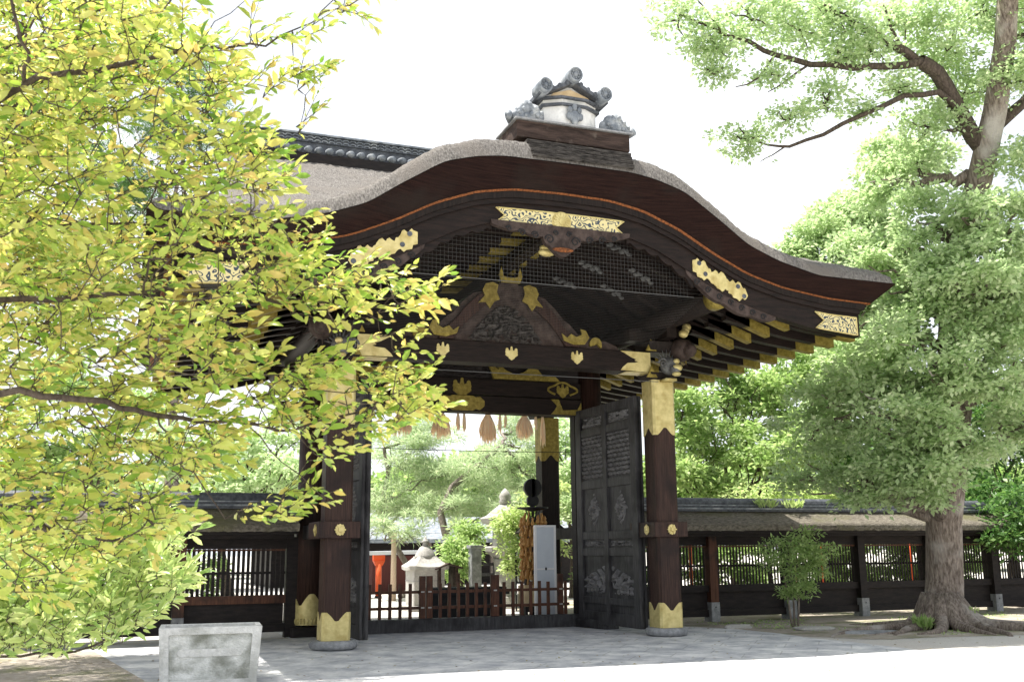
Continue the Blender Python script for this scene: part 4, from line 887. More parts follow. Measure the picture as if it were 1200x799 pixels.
# ------------------------------------------------------------------ concrete planter
pl = empty('concrete_planter', (-4.66, -3.18, 0), R(-4), 'mottled grey concrete planter with recessed front panel standing left of the gate', 'planter')
def taper(mb, wt, wb, dt, db, z0, z1, th):
    o = [(-wb, -db, z0), (wb, -db, z0), (wb, db, z0), (-wb, db, z0), (-wt, -dt, z1), (wt, -dt, z1), (wt, dt, z1), (-wt, dt, z1)]
    wt2, dt2 = wt-th, dt-th; o += [(-wt2, -dt2, z1), (wt2, -dt2, z1), (wt2, dt2, z1), (-wt2, dt2, z1), (-wb+th, -db+th, z0+.1), (wb-th, -db+th, z0+.1), (wb-th, db-th, z0+.1), (-wb+th, db-th, z0+.1)]
    F = [(0, 3, 2, 1), (0, 1, 5, 4), (1, 2, 6, 5), (2, 3, 7, 6), (3, 0, 4, 7)]+[(4+i, 4+(i+1) % 4, 8+(i+1) % 4, 8+i) for i in range(4)]+[(8+i, 8+(i+1) % 4, 12+(i+1) % 4, 12+i) for i in range(4)]+[(12, 13, 14, 15)]
    mb.add(o, F)
mb = MB(); taper(mb, .53, .49, .30, .27, 0, .60, .06); box_ = mb.build('box', M['concrete'], pl, bev=.008)
def fy(z): return -.27-.03*z/.6
def panel(mb, P, off):
    n = len(P); V = [(x, fy(z)-off, z) for x, z in P]+[(x, fy(z)+.02, z) for x, z in P]
    mb.add(V, [tuple(range(n)), tuple(range(2*n-1, n-1, -1))]+[((i+1) % n, i, n+i, n+(i+1) % n) for i in range(n)])
mb = MB()                                                             # raised frame round the recess
xo = lambda z: .49+.04*z/.6
for P in ([(-xo(.6)+.001, .598), (-xo(0), .0), (-xo(0)+.09, .0), (-xo(.5)+.095, .52), (-xo(.5)+.095, .598)],):
    panel(mb, P, .028); panel(mb, [(-x, z) for x, z in P][::-1], .028)
panel(mb, [(-.435, .598), (-.435, .50), (-.415, .525), (.415, .525), (.435, .50), (.435, .598)], .0279)
panel(mb, [(-.41, 0), (.41, 0), (.42, .06), (-.42, .06)], .0279); mb.build('frame', M['concrete'], box_, bev=.006)
mb = MB(); panel(mb, [(-.425, .06), (.425, .06), (.43, .53), (-.43, .53)], .004); mb.build('recess_panel', M['concrete_in'], box_)
mb = MB(); panel(mb, [(-.34, .335), (-.31, .295), (.31, .295), (.34, .335), (.31, .375), (-.31, .375)], .014); mb.build('name_bar', M['concrete'], box_, bev=.004)
mb = MB(); mb.box(-.46, .46, -.23, .23, .1, .52); mb.build('soil', M['dirt'], pl)

# ------------------------------------------------------------------ foliage tools
OV = np.array([[0, 0, 0], [.3, -.36, .10], [.68, -.34, .06], [1, 0, -.10], [.68, .34, .06], [.3, .36, .10], [.33, 0, 0], [.7, 0, -.02]])
OF3 = np.array([[0, 1, 6], [2, 3, 7], [3, 4, 7], [5, 0, 6]]); OF4 = np.array([[1, 2, 7, 6], [6, 7, 4, 5]])
DV = np.array([[0, 0, 0], [.45, -.5, .06], [1, 0, -.06], [.45, .5, .06]]); DF = np.array([[0, 1, 2, 3]])
def leaves(name, P, D, N, L_, Wd, m, parent, fine=False):
    """leaf blades: base P, direction D, normal N, length L_, width Wd (all arrays)"""
    D = D/np.linalg.norm(D, axis=1, keepdims=True); S = np.cross(N, D); S /= np.linalg.norm(S, axis=1, keepdims=True)+1e-9; N2 = np.cross(D, S)
    T_ = OV if fine else DV; k = len(T_); L_ = L_[:, None, None]; Wd = Wd[:, None, None]
    V = P[:, None, :]+D[:, None, :]*T_[None, :, :1]*L_+S[:, None, :]*T_[None, :, 1:2]*Wd+N2[:, None, :]*T_[None, :, 2:3]*L_
    o = (np.arange(len(P))*k)[:, None, None]
    F = [(OF3[None]+o).reshape(-1, 3), (OF4[None]+o).reshape(-1, 4)] if fine else [(DF[None]+o).reshape(-1, 4)]
    return mesh_np(name, V.reshape(-1, 3), F, m, parent, False)
def sprigs(C_, n_leaf, spread, L0, rg, droop=.3, outw=None, flat=.6):
    """n_leaf blades round every centre, star-like; returns P, D, N, L"""
    k = len(C_); c = np.repeat(C_, n_leaf, 0); d = rg.normal(size=(k*n_leaf, 3)); d[:, 2] *= flat
    if outw is not None: d += np.repeat(outw, n_leaf, 0)*.8
    d /= np.linalg.norm(d, axis=1, keepdims=True); P = c+d*spread*rg.random((k*n_leaf, 1)); d[:, 2] -= droop*rg.random(k*n_leaf)
    N = rg.normal(size=(k*n_leaf, 3))*.55; N[:, 2] += 1
    return P, d, N, L0*rg.uniform(.7, 1.25, k*n_leaf)
def blob_points(blobs, rg, density, flat=.36, cl=.46):
    """sprig centres gathered in domed leaf pads that fill each ellipsoid, with gaps between the pads"""
    out = []; dirs = []
    for c, r in blobs:
        c = np.array(c, float); r = np.array(r if hasattr(r, '__len__') else (r, r, r*.8), float); rm = (r[0]+r[1])/2
        n = int(density*(r.prod())**(2/3)*4.2); m = max(5, int(11+6*rm)); k = max(3, n//m)
        u = rg.normal(size=(m, 3)); u /= np.linalg.norm(u, axis=1, keepdims=True); pc = c+u*r*(.25+.75*rg.random((m, 1))**.45)
        for j in range(m):
            rs = rm*cl*rg.uniform(.6, 1.25); a = rg.uniform(0, 2*math.pi, k); q = np.sqrt(rg.random(k))*rg.uniform(.85, 1.1, k)
            x = q*np.cos(a); y = q*np.sin(a); z = flat*(1-q*q)*1.1+rg.normal(size=k)*.10-.25*flat
            e = 1+.3*math.sin(j*2.3); P = np.stack([x*e, y/e, z], 1)*rs+pc[j]; P += rg.normal(size=(k, 3))*.05*rs
            out.append(P); dirs.append(np.stack([x, y, np.full(k, .15)], 1)*.9)
    return np.concatenate(out), np.concatenate(dirs)
def limb(mb, a, b, r0, r1, rg, n=7, wig=.06, sag=0, seg=8):
    a = np.array(a, float); b = np.array(b, float); L_ = np.linalg.norm(b-a); P = []
    off = rg.normal(size=(n+1, 3))*wig*L_/n**.5; off[0] = 0; off[-1] = 0
    for i in range(n+1):
        t = i/n; p = a*(1-t)+b*t+off[i]; p[2] += math.sin(math.pi*t)*sag*L_; P.append(p)
    mb.tube(P, list(np.linspace(r0, r1, n+1)), seg, False); return P
def tree(name, base, fork, blobs, tr, m_leaf, m_bark, label, group, leafL, density, seed, nleaf=6, spread=.22, droop=.3, trunk_pts=None, extra=None, twigs=True, flat=.6, wid=.42):
    rg = np.random.default_rng(seed); base = np.array(base, float); root = empty(name, tuple(base), 0, label, 'tree', group)
    L = lambda p: np.array(p, float)-base
    mb = MB(); tp = [L(p) for p in (trunk_pts or [base, fork])]
    k = len(tp); rr = list(np.linspace(tr, tr*.48, k))
    flare = [tp[0]+(tp[1]-tp[0])*.0, tp[0]+(tp[1]-tp[0])*.12]+tp[1:]; rr = [tr*1.2, tr*1.0]+rr[1:]
    mb.tube(flare, rr, 14, False); mb.build('trunk', m_bark, root, True)
    f = L(fork); mb = MB()
    for c, r in blobs:
        e = L(c); rm = max(r) if hasattr(r, '__len__') else r
        s0 = min(tp, key=lambda q: np.linalg.norm(q-e)+(.6 if q[2] > e[2] else 0)) if trunk_pts else f
        P = limb(mb, s0, e, tr*.38, tr*.1, rg, 8, .09, .04)
        for _ in range(5):
            q = P[rg.integers(3, len(P))]; u = rg.normal(size=3); u /= np.linalg.norm(u); e2 = e+u*np.array(r if hasattr(r, '__len__') else (r, r, r))*.85
            P2 = limb(mb, q, e2, tr*.11, .012, rg, 5, .12, .03, 5)
    mb.build('limbs', m_bark, root, True)
    C_, U = blob_points([(L(c), r) for c, r in blobs], rg, density)
    P, D, N, LL = sprigs(C_, nleaf, spread, leafL, rg, droop, U, flat)
    cr = leaves('crown', P, D, N, LL, LL*wid, m_leaf, root)
    return root
# ------------------------------------------------------------------ trees
M['leaf_pale'] = leafmat('pale_green_leaves', [(.29, .41, .19), (.46, .56, .31), (.37, .49, .24), (.60, .67, .44)], .5)
M['leaf_mid'] = leafmat('mid_green_leaves', [(.19, .30, .09), (.32, .44, .16), (.44, .53, .24)], .48)
M['leaf_lime'] = leafmat('lime_maple_leaves', [(.34, .47, .16), (.50, .58, .26), (.42, .52, .20)], .5)
M['leaf_dark'] = leafmat('dark_evergreen_leaves', [(.05, .12, .03), (.10, .20, .055), (.17, .28, .08)], .35)
M['leaf_pine'] = leafmat('pine_needles', [(.27, .38, .20), (.42, .50, .30), (.52, .58, .38)], .5)
M['leaf_gold'] = leafmat('yellow_green_leaves', [(.13, .25, .04), (.32, .44, .08), (.52, .56, .15), (.60, .60, .19), (.22, .36, .06), (.66, .50, .18), (.42, .50, .11)], .44, .34)
M['leaf_glossy'] = leafmat('glossy_shrub_leaves', [(.22, .34, .10), (.40, .50, .18), (.56, .61, .26), (.32, .44, .14)], .4, .28)
def bl(L_): return [(tuple(at(u, v, D)), (r/CF*D, r/CF*D*1.1, r/CF*D*.78)) for u, v, D, r in L_]
def gp(u, v, D): p = at(u, v, D); return (p.x, p.y, 0)
# big tree right of the gate
tb = (7.72, -.66, 0); TD = 18.0
tpts = [tb]+[tuple(at(u, v, D)) for u, v, D in ((1107, 680, TD), (1106, 612, TD), (1114, 545, TD), (1120, 480, TD), (1116, 400, TD), (1122, 300, TD), (1148, 210, 17.8), (1166, 130, 17.6), (1178, 50, 17.4), (1184, -60, 17.2))]
crown = [(1116, 450, 16.4, 44), (1120, 330, 16.6, 46), (1145, 255, 16.6, 34), (1100, 500, 16.5, 30), (990, 460, 18, 40), (1190, 320, 17, 40), (1030, 440, 17.6, 48), (1080, 540, 16.7, 40), (1010, 562, 17.6, 50), (1062, 556, 17.2, 52), (970, 500, 18.4, 52), (1048, 480, 17, 56), (1130, 530, 17, 42), (1000, 400, 18.4, 56), (1080, 400, 16.8, 60), (1165, 440, 16.8, 52),
         (1060, 325, 17.4, 54), (1140, 335, 16.8, 60), (1195, 390, 16.8, 46), (1012, 300, 18.6, 44), (1100, 258, 17.6, 44), (1185, 270, 16.8, 48), (1035, 218, 18.4, 34), (1200, 500, 17.4, 36), (940, 560, 18.8, 26), (1092, 575, 16.9, 28), (1160, 375, 18.5, 50), (1230, 330, 18, 60), (1240, 440, 18, 50)]
upper = [(795, 25, 17, 26), (838, 52, 17, 30), (880, 22, 17, 32), (935, 35, 17, 34), (985, 18, 17.2, 36), (838, 88, 17, 18), (875, 165, 17, 24), (925, 140, 17, 20), (968, 118, 17, 22), (1015, 55, 17.4, 34), (1062, 25, 17.6, 36), (1110, 60, 17.8, 40), (1150, 15, 17.8, 38), (1090, 150, 17.8, 32), (1130, 110, 18.2, 34),
         (1198, 95, 17.2, 38), (1050, 105, 17.6, 22), (1205, 190, 17.2, 34), (1075, 190, 18.2, 26), (910, 90, 17, 18), (1010, 130, 17.4, 16), (1230, 20, 17.4, 50), (985, 65, 17.2, 22)]
bigt = tree('camphor_tree', tb, tpts[6], bl(crown), .335, M['leaf_pale'], M['bark'], 'huge pale green tree with broad rough trunk and spreading roots right of the gate', None, .105, 250, 11, 6, .16, .15, tpts, wid=.58)
# upper boughs laid out by hand
def wl(L_, D): return [Vector(at(u, v, D+q))-Vector(tb) for u, v, q in L_]
mb = MB()
for pts, r0, r1 in (([(1162, 185, 0), (1140, 160, -.1), (1118, 120, -.2), (1098, 85, -.3), (1078, 72, -.4)], .21, .15), ([(1082, 72, -.4), (1040, 78, -.5), (1000, 80, -.6), (950, 76, -.6), (910, 65, -.7), (880, 50, -.7), (850, 42, -.8), (815, 25, -.8), (790, 12, -.8)], .10, .02),
                    ([(1090, 80, -.3), (1060, 60, -.4), (1030, 42, -.4), (1000, 28, -.5), (965, 8, -.5), (940, -12, -.5)], .12, .05), ([(1128, 135, -.2), (1100, 108, -.4), (1060, 112, -.5), (1010, 135, -.6), (965, 158, -.7), (925, 172, -.7), (900, 170, -.7), (860, 160, -.7)], .085, .015),
                    ([(1150, 168, 0), (1125, 150, -.3), (1108, 152, -.5)], .10, .03), ([(908, 65, -.7), (888, 92, -.8), (862, 102, -.8)], .035, .01), ([(945, 78, -.6), (920, 96, -.6), (900, 108, -.7)], .03, .01), ([(920, 172, -.7), (905, 182, -.7), (890, 190, -.7)], .02, .006),
                    ([(1180, 45, 0), (1195, 42, 0), (1230, 40, .1)], .08, .05), ([(1060, 60, -.4), (1045, 35, -.5), (1035, 5, -.5)], .05, .02), ([(1166, 150, 0), (1200, 120, .2), (1240, 70, .2)], .16, .10), ([(850, 42, -.8), (830, 15, -.8), (812, -5, -.8)], .03, .012)):
    Q = wl(pts, 17.8); Q2 = [Q[0]]
    for q0, q1 in zip(Q[:-1], Q[1:]): Q2 += [q0.lerp(q1, .5)+Vector((0, 0, random.uniform(-.04, .04))), q1]
    mb.tube(Q2, list(np.linspace(r0*.72, r1*.8, len(Q2))), 8, False)
rg = np.random.default_rng(5)
for u, v, D, r in upper:
    for _ in range(5): a = rg.uniform(0, 6.28); limb(mb, Vector(at(u, v, D))-Vector(tb), Vector(at(u+r*.8*math.cos(a), v+r*.7*math.sin(a), D+rg.uniform(-.4, .4)))-Vector(tb), .02, .005, rg, 4, .12, 0, 4)
mb.build('boughs', M['bark_dark'], bigt, True)
B0 = [(tuple(Vector(c)-Vector(tb)), r) for c, r in bl(upper)]
C_, U = blob_points(B0, rg, 300, .55, .72); P, D_, N, LL = sprigs(C_, 6, .14, .09, rg, .15, U, .6); leaves('upper_crown', P, D_, N, LL, LL*.58, M['leaf_pale'], bigt)
mb = MB()                                                              # surface roots
for a, l, r in ((200, 1.6, .12), (225, 1.3, .15), (250, 1.2, .14), (285, 1.5, .16), (310, 2.0, .17), (335, 2.3, .15), (178, 2.6, .10), (10, 1.6, .12), (60, 1.2, .1), (120, 1.2, .1), (268, .9, .12), (345, 1.3, .12), (190, 1.9, .07)):
    P = [(.22*math.cos(R(a)), .22*math.sin(R(a)), .55), (.42*math.cos(R(a)), .42*math.sin(R(a)), .18)]; aa = R(a)
    x, y = P[-1][:2]
    for k in range(7): aa += rg.uniform(-.3, .3); x += math.cos(aa)*l/7; y += math.sin(aa)*l/7; P.append((x, y, .07*(1-k/7)-.02))
    mb.tube(P, [.11, r*.9]+[r*.75*(1-k/8.5) for k in range(7)], 8, True)
mb.build('roots', M['bark'], bigt, True)
# young shrub by the wall
sb = (5.6, .62, 0)
st = empty('young_tree', sb, 0, 'small round leafy young tree on three thin stems before the right lattice wall', 'tree')
mb = MB()
for dx, dy, tx, ty in ((-.05, 0, -.28, .02), (.02, .03, .02, .05), (.07, 0, .2, -.02)): mb.tube([(dx, dy, 0), (dx*1.4+tx*.1, dy, .4), (tx*.5, ty, .85), (tx, ty, 1.5)], [.02, .018, .014, .008], 7)
mb.build('stem', M['bark'], st, True)
S0 = [(tuple(Vector(c)-Vector(sb)), r) for c, r in bl([(914, 648, 18.1, 24), (955, 652, 18.1, 24), (935, 636, 18.2, 24), (936, 678, 18, 24), (903, 662, 18.1, 14), (962, 668, 18.1, 16), (930, 655, 18, 28), (945, 690, 18, 13), (925, 697, 18, 10)])]
C_, U = blob_points(S0, rg, 230); P, D_, N, LL = sprigs(C_, 5, .08, .085, rg, .4, U, .7); leaves('foliage', P, D_, N, LL, LL*.36, M['leaf_mid'], st)
# trees of the inner court and beyond the wall
BT = 'trees beyond the walls'
def bt(name, base, bls, mat_, label, leafL=.15, dens=95, seed=1, tr=.2, nl=6, spread=.24, wid=.55, bark='bark_dark', droop=.3, fz=.45):
    b = bl(bls); zc = min(c[2] for c, r in b); fork = (base[0]+(b[0][0][0]-base[0])*.3, base[1]+(b[0][0][1]-base[1])*.3, max(1.2, zc*fz))
    return tree(name, base, fork, b, tr, M[mat_], M[bark], label, BT, leafL, dens, seed, nl, spread, droop, None, None, True, .6, wid)
bt('maple_tree', gp(865, 640, 27), [(830, 520, 27, 42), (878, 478, 28, 44), (925, 445, 29, 46), (848, 440, 28, 38), (803, 478, 27, 34), (900, 535, 26.5, 40), (948, 520, 27, 38), (835, 570, 26, 28), (970, 450, 29, 36), (800, 550, 26, 26)], 'leaf_mid', 'layered mid green maple behind the right wall between the right pillar and big tree', .16, 150, 21, .17)
bt('maple_tree', gp(905, 640, 22.5), [(880, 592, 22.5, 22), (915, 584, 22.5, 24), (950, 580, 22.5, 22), (860, 598, 22.3, 14), (985, 585, 22.5, 22)], 'leaf_lime', 'low yellow green maple whose crown just clears the right wall ridge', .10, 200, 22, .07, 6, .2)
bt('broadleaf_tree', gp(980, 640, 33), [(958, 292, 32, 34), (1000, 252, 33, 40), (935, 322, 32, 20), (985, 335, 32, 42), (1030, 290, 33, 40), (960, 385, 32, 40), (1010, 400, 32, 44), (925, 400, 32, 26), (1060, 190, 34, 40), (925, 300, 32, 24), (960, 330, 32, 36), (980, 270, 32, 34), (1040, 340, 32, 44), (1000, 360, 31, 40)], 'leaf_pale', 'tall pale tree behind the gate roof, left of the big tree crown', .18, 170, 23, .3)
bt('evergreen_tree', gp(1185, 640, 24), [(1180, 570, 24, 46), (1150, 585, 23, 30), (1200, 630, 21.5, 34), (1165, 500, 25, 40), (1215, 510, 24, 50), (1190, 600, 22, 36), (1160, 625, 22.5, 20)], 'leaf_dark', 'dark glossy evergreen tree overhanging the wall at the right edge', .13, 160, 24, .2)
bt('evergreen_tree', gp(1075, 640, 27), [(1010, 560, 27, 40), (1060, 520, 27, 46), (1080, 590, 26, 34), (1120, 570, 27, 40), (1040, 590, 26, 26)], 'leaf_dark', 'dark evergreen tree directly behind the big trunk beyond the wall', .16, 110, 25, .2)
def pine(base, bls, label, seed, tr=.16, tp=()):
    tp = [base]+[tuple(at(*q)) for q in tp]
    return tree('pine_tree', base, tp[-1], bl(bls), tr, M['leaf_pine'], M['bark_pine'], label, BT, .20, 95, seed, 14, .16, -.25, tp, None, True, .6, .13)
pine(gp(470, 640, 31), [(462, 535, 31, 34), (500, 510, 31.5, 34), (455, 590, 30.5, 30), (490, 600, 30, 26), (520, 560, 31, 34), (478, 625, 29, 16), (440, 620, 29.5, 20), (505, 560, 32, 30)], 'airy light green pine with thin leaning trunk at the left of the gateway', 31, .11, ((482, 690, 31), (477, 662, 31), (464, 640, 31), (452, 615, 31), (447, 590, 31), (455, 555, 31), (450, 525, 31)))
pine(gp(552, 640, 29), [(560, 545, 30, 36), (600, 560, 30.5, 36), (545, 590, 29.5, 30), (585, 600, 29, 28), (618, 530, 31, 36), (540, 625, 28.5, 18), (600, 500, 32, 22), (632, 575, 30, 26)], 'airy light green pine with a thick curved trunk in the middle of the gateway', 32, .15, ((558, 690, 29), (552, 670, 29), (536, 648, 29), (522, 625, 29), (516, 600, 29.3), (530, 570, 29.6), (560, 545, 30), (590, 520, 30.4)))
bt('maple_tree', gp(628, 650, 24.6), [(605, 645, 24, 20), (602, 615, 24, 20), (625, 608, 24.2, 24), (636, 640, 24.4, 22), (600, 668, 23.8, 12), (640, 580, 24.6, 20)], 'leaf_lime', 'bright lime maple leaning over the tall stone lantern', .11, 260, 33, .07, 6, .2)
bt('broadleaf_tree', gp(672, 650, 30), [(668, 560, 30, 30), (665, 515, 31, 30), (672, 600, 29, 24), (700, 540, 30, 34)], 'leaf_pale', 'green tree seen in the gap between rear pillar and right door', .16, 100, 34, .15)
bt('round_bush', gp(541, 690, 26), [(541, 650, 26, 22), (532, 665, 25.5, 18), (552, 630, 26.5, 18)], 'leaf_mid', 'dense round green bush behind the curved pine trunk', .12, 240, 35, .08)
bt('broadleaf_tree', gp(270, 640, 31), [(240, 545, 31, 36), (295, 520, 31, 36), (330, 555, 30, 30), (270, 570, 30, 28), (190, 530, 31, 36), (345, 500, 32, 30)], 'leaf_pale', 'pale green tree above the left wall beside the left pillars', .17, 90, 36, .2)
bt('broadleaf_tree', gp(80, 640, 32), [(110, 540, 31, 44), (40, 520, 31, 46), (70, 450, 32, 44), (150, 480, 32, 34), (0, 580, 30, 40)], 'leaf_mid', 'green tree beyond the left wall mostly covered by the yellow branches', .17, 90, 37, .2)
bt('tall_pine', gp(200, 640, 42), [(212, 95, 42, 30), (238, 128, 42, 26), (180, 140, 42, 34), (215, 175, 42, 34), (120, 200, 42, 40), (180, 240, 42, 40), (90, 110, 42, 40)], 'leaf_dark', 'tall dark pine far behind the left wall rising above the roof', .26, 60, 38, .4, 12, .25, .12, 'bark_pine', -.2)
# hedges behind both walls and a tree at left, its crown added to shade the planter ground
def hedge(x0, x1, y, label, seed):
    r = np.random.default_rng(seed); n = int((x1-x0)/.8); root = empty('hedge', ((x0+x1)/2, y, 0), 0, label, 'hedge', 'clipped hedges inside the walls')
    B_ = [((x0-(x0+x1)/2+.4+.8*k, r.uniform(-.15, .15), r.uniform(.6, .85)), (.62, .5, r.uniform(.9, 1.3))) for k in range(n)]
    C_, U = blob_points(B_, r, 380); P, D_, N, LL = sprigs(C_, 6, .12, .10, r, .3, U, .6); P[:, 2] = np.abs(P[:, 2]); leaves('foliage', P, D_, N, LL, LL*.45, M['leaf_mid'], root)
    mb = MB()
    for k in range(n): x = B_[k][0][0]; mb.tube([(x, 0, 0), (x+.05, 0, .5), (x-.1, .05, .9)], [.03, .025, .01], 6)
    mb.build('stem', M['bark_dark'], root)
hedge(4.2, 9.2, 6.2, 'leafy hedge seen through the lattice between the right pillar and big trunk', 41)
hedge(10.2, 16.5, 6.6, 'leafy hedge seen through the lattice right of the big trunk', 42)
hedge(-9.5, -3.6, 6.4, 'leafy hedge seen through the left lattice beside the gate', 43)
tree('shade_tree', (-11, -1.5, 0), (-10.4, -1.5, 3.2), [((-6.3, -2.0, 7.6), 1.1), ((-7.0, -.6, 7.4), 1.1), ((-7.7, 1.0, 7.3), 1.1), ((-7.0, -3.1, 7.3), 1.0), ((-6.9, .3, 5.0), .95), ((-6.7, -1.2, 4.9), 1.0), ((-6.8, -2.6, 4.6), .9), ((-8.3, -1.6, 5.3), 1.15), ((-9.6, -2.6, 5.7), 1.4), ((-8.7, -.2, 5.6), 1.1), ((-10.8, -1.2, 6.4), 1.6), ((-7.6, -2.6, 5.0), .9)], .22, M['leaf_gold'], M['bark_dark'], 'leafy tree behind the near yellow branches, its crown added to shade the ground at left', BT, .09, 200, 45, 6, .2)
# distant woodland closing the view
rg2 = np.random.default_rng(77); B_ = []
for k in range(46):
    u = -500+k*48; D = 62+rg2.uniform(-6, 6); r = rg2.uniform(32, 52); B_.append((u, 596-rg2.uniform(0, 28)+(u-600)*-.008, D, r))
C_, U = blob_points(bl(B_), rg2, 24); P, D_, N, LL = sprigs(C_, 6, .7, .5, rg2, .3, U, .6)
o = leaves('far_woodland', P, D_, N, LL, LL*.55, M['leaf_mid'], None); o['kind'] = 'stuff'; o['label'] = 'distant green woodland beyond the court'

# ------------------------------------------------------------------ near tree with yellow-green leaves reaching in from the left
def inpoly(x, y, P):
    c = False; j = len(P)-1
    for i in range(len(P)):
        if (P[i][1] > y) != (P[j][1] > y) and x < (P[j][0]-P[i][0])*(y-P[i][1])/(P[j][1]-P[i][1])+P[i][0]: c = not c
        j = i
    return c
def near_tree(name, base, fork, boughs, areas, mat_, bark, label, cat, L0, seed, nl=9, tw=.16, wid=.42, tip_dir=(1, .25), tr=.12, gap=.36):
    rg = np.random.default_rng(seed); root = empty(name, base, 0, label, cat); b0 = Vector(base)
    mb = MB(); pts = []
    mb.tube([(0, 0, 0), (0, 0, .15)]+[Vector(fork)*t-b0*t+Vector((rg.uniform(-.05, .05), rg.uniform(-.05, .05), 0)) for t in (.35, .7, 1)], [tr*1.4, tr*1.1, tr, tr*.9, tr*.8], 12); mb.build('trunk', M[bark], root, True)
    for pl_, r0, r1 in boughs:
        Pp = [Vector(at(*q))-b0 for q in pl_]; out = [Pp[0]]
        for a, b in zip(Pp[:-1], Pp[1:]):
            for t in (.33, .67, 1): out.append(a.lerp(b, t)+Vector(tuple(rg.normal(size=3)*.008)))
        if pl_[0][0] < -30: out = [Vector(fork)-b0]+out
        rr = list(np.linspace(r0*.5, r1*.8, len(out))); mb2 = MB(); mb2.tube(out, rr, 8, True); mb2.build('bough', M[bark], root, True); pts += [tuple(p) for p in out]
    pts = np.array(pts); dense = np.concatenate([pts[:-1]*(1-t)+pts[1:]*t for t in (0, .5)])
    PP, DD, NN, LL = [], [], [], []; tw_ = MB()
    nodes = []
    for poly, n, d0, d1, up_ in areas:
        xs = [p[0] for p in poly]; ys = [p[1] for p in poly]; c = 0; tries = 0
        while c < n and tries < n*30:
            tries += 1; u, v = rg.uniform(min(xs), max(xs)), rg.uniform(min(ys), max(ys))
            if not inpoly(u, v, poly): continue
            if n > 60 and vnoise(np.array([u/30.]), np.array([v/30.]), seed)[0]+.25*rg.random() < gap: continue
            nodes.append((np.array(at(u, v, rg.uniform(d0, d1))-b0), up_)); c += 1
    nodes.sort(key=lambda q: ((dense-q[0])**2).sum(1).min())
    grown = np.concatenate([dense, np.zeros((len(nodes), 3))]); ng = len(dense)
    for p, up_ in nodes:
        d = np.array(rt)*tip_dir[0]+np.array([0, 0, 1])*(tip_dir[1]+up_)+rg.normal(size=3)*.45; d /= np.linalg.norm(d)
        tip = p+d*tw; k = grown[:ng][np.argmin(((grown[:ng]-p)**2).sum(1))]; dist = np.linalg.norm(k-p); grown[ng] = p; ng += 1
        if dist < .8:
            m1 = k*.5+p*.5+rg.normal(size=3)*.08*dist; m1[2] += .04*dist
            tw_.tube([k, m1, p, tip], [.0028, .0026, .0022, .001], 4, False)
        else: tw_.tube([p-d*tw*.8, p, tip], [.003, .0026, .0012], 4, False)
        ax = np.cross(d, [0, 0, 1]); ax /= np.linalg.norm(ax)+1e-9; k_l = int(rg.integers(max(4, nl-3), nl+2)); sc = rg.uniform(.75, 1.15)
        for q in range(k_l):
            t = q/(k_l-1); sd = 1 if q % 2 else -1; pos = p+d*tw*t
            ld = d*(.35+.75*t)+ax*sd*(1.05-.75*t)+rg.normal(size=3)*.28; ld[2] -= .12+.16*rg.random()
            PP.append(pos); DD.append(ld); nn = np.array([-.15, 0, .55])+rg.normal(size=3)*.55-np.array(fw)*.7; NN.append(nn); LL.append(L0*sc*rg.uniform(.6, 1.15)*(1-.3*t*(q == k_l-1)))
    tw_.build('twigs', M[bark], root, True)
    PP, DD, NN, LL = map(np.array, (PP, DD, NN, LL))
    leaves('leaves', PP, DD, NN, LL, LL*wid, M[mat_], root, True); return root
f1 = tuple(at(-330, 420, 3.9)); base1 = (f1[0], f1[1], 0)
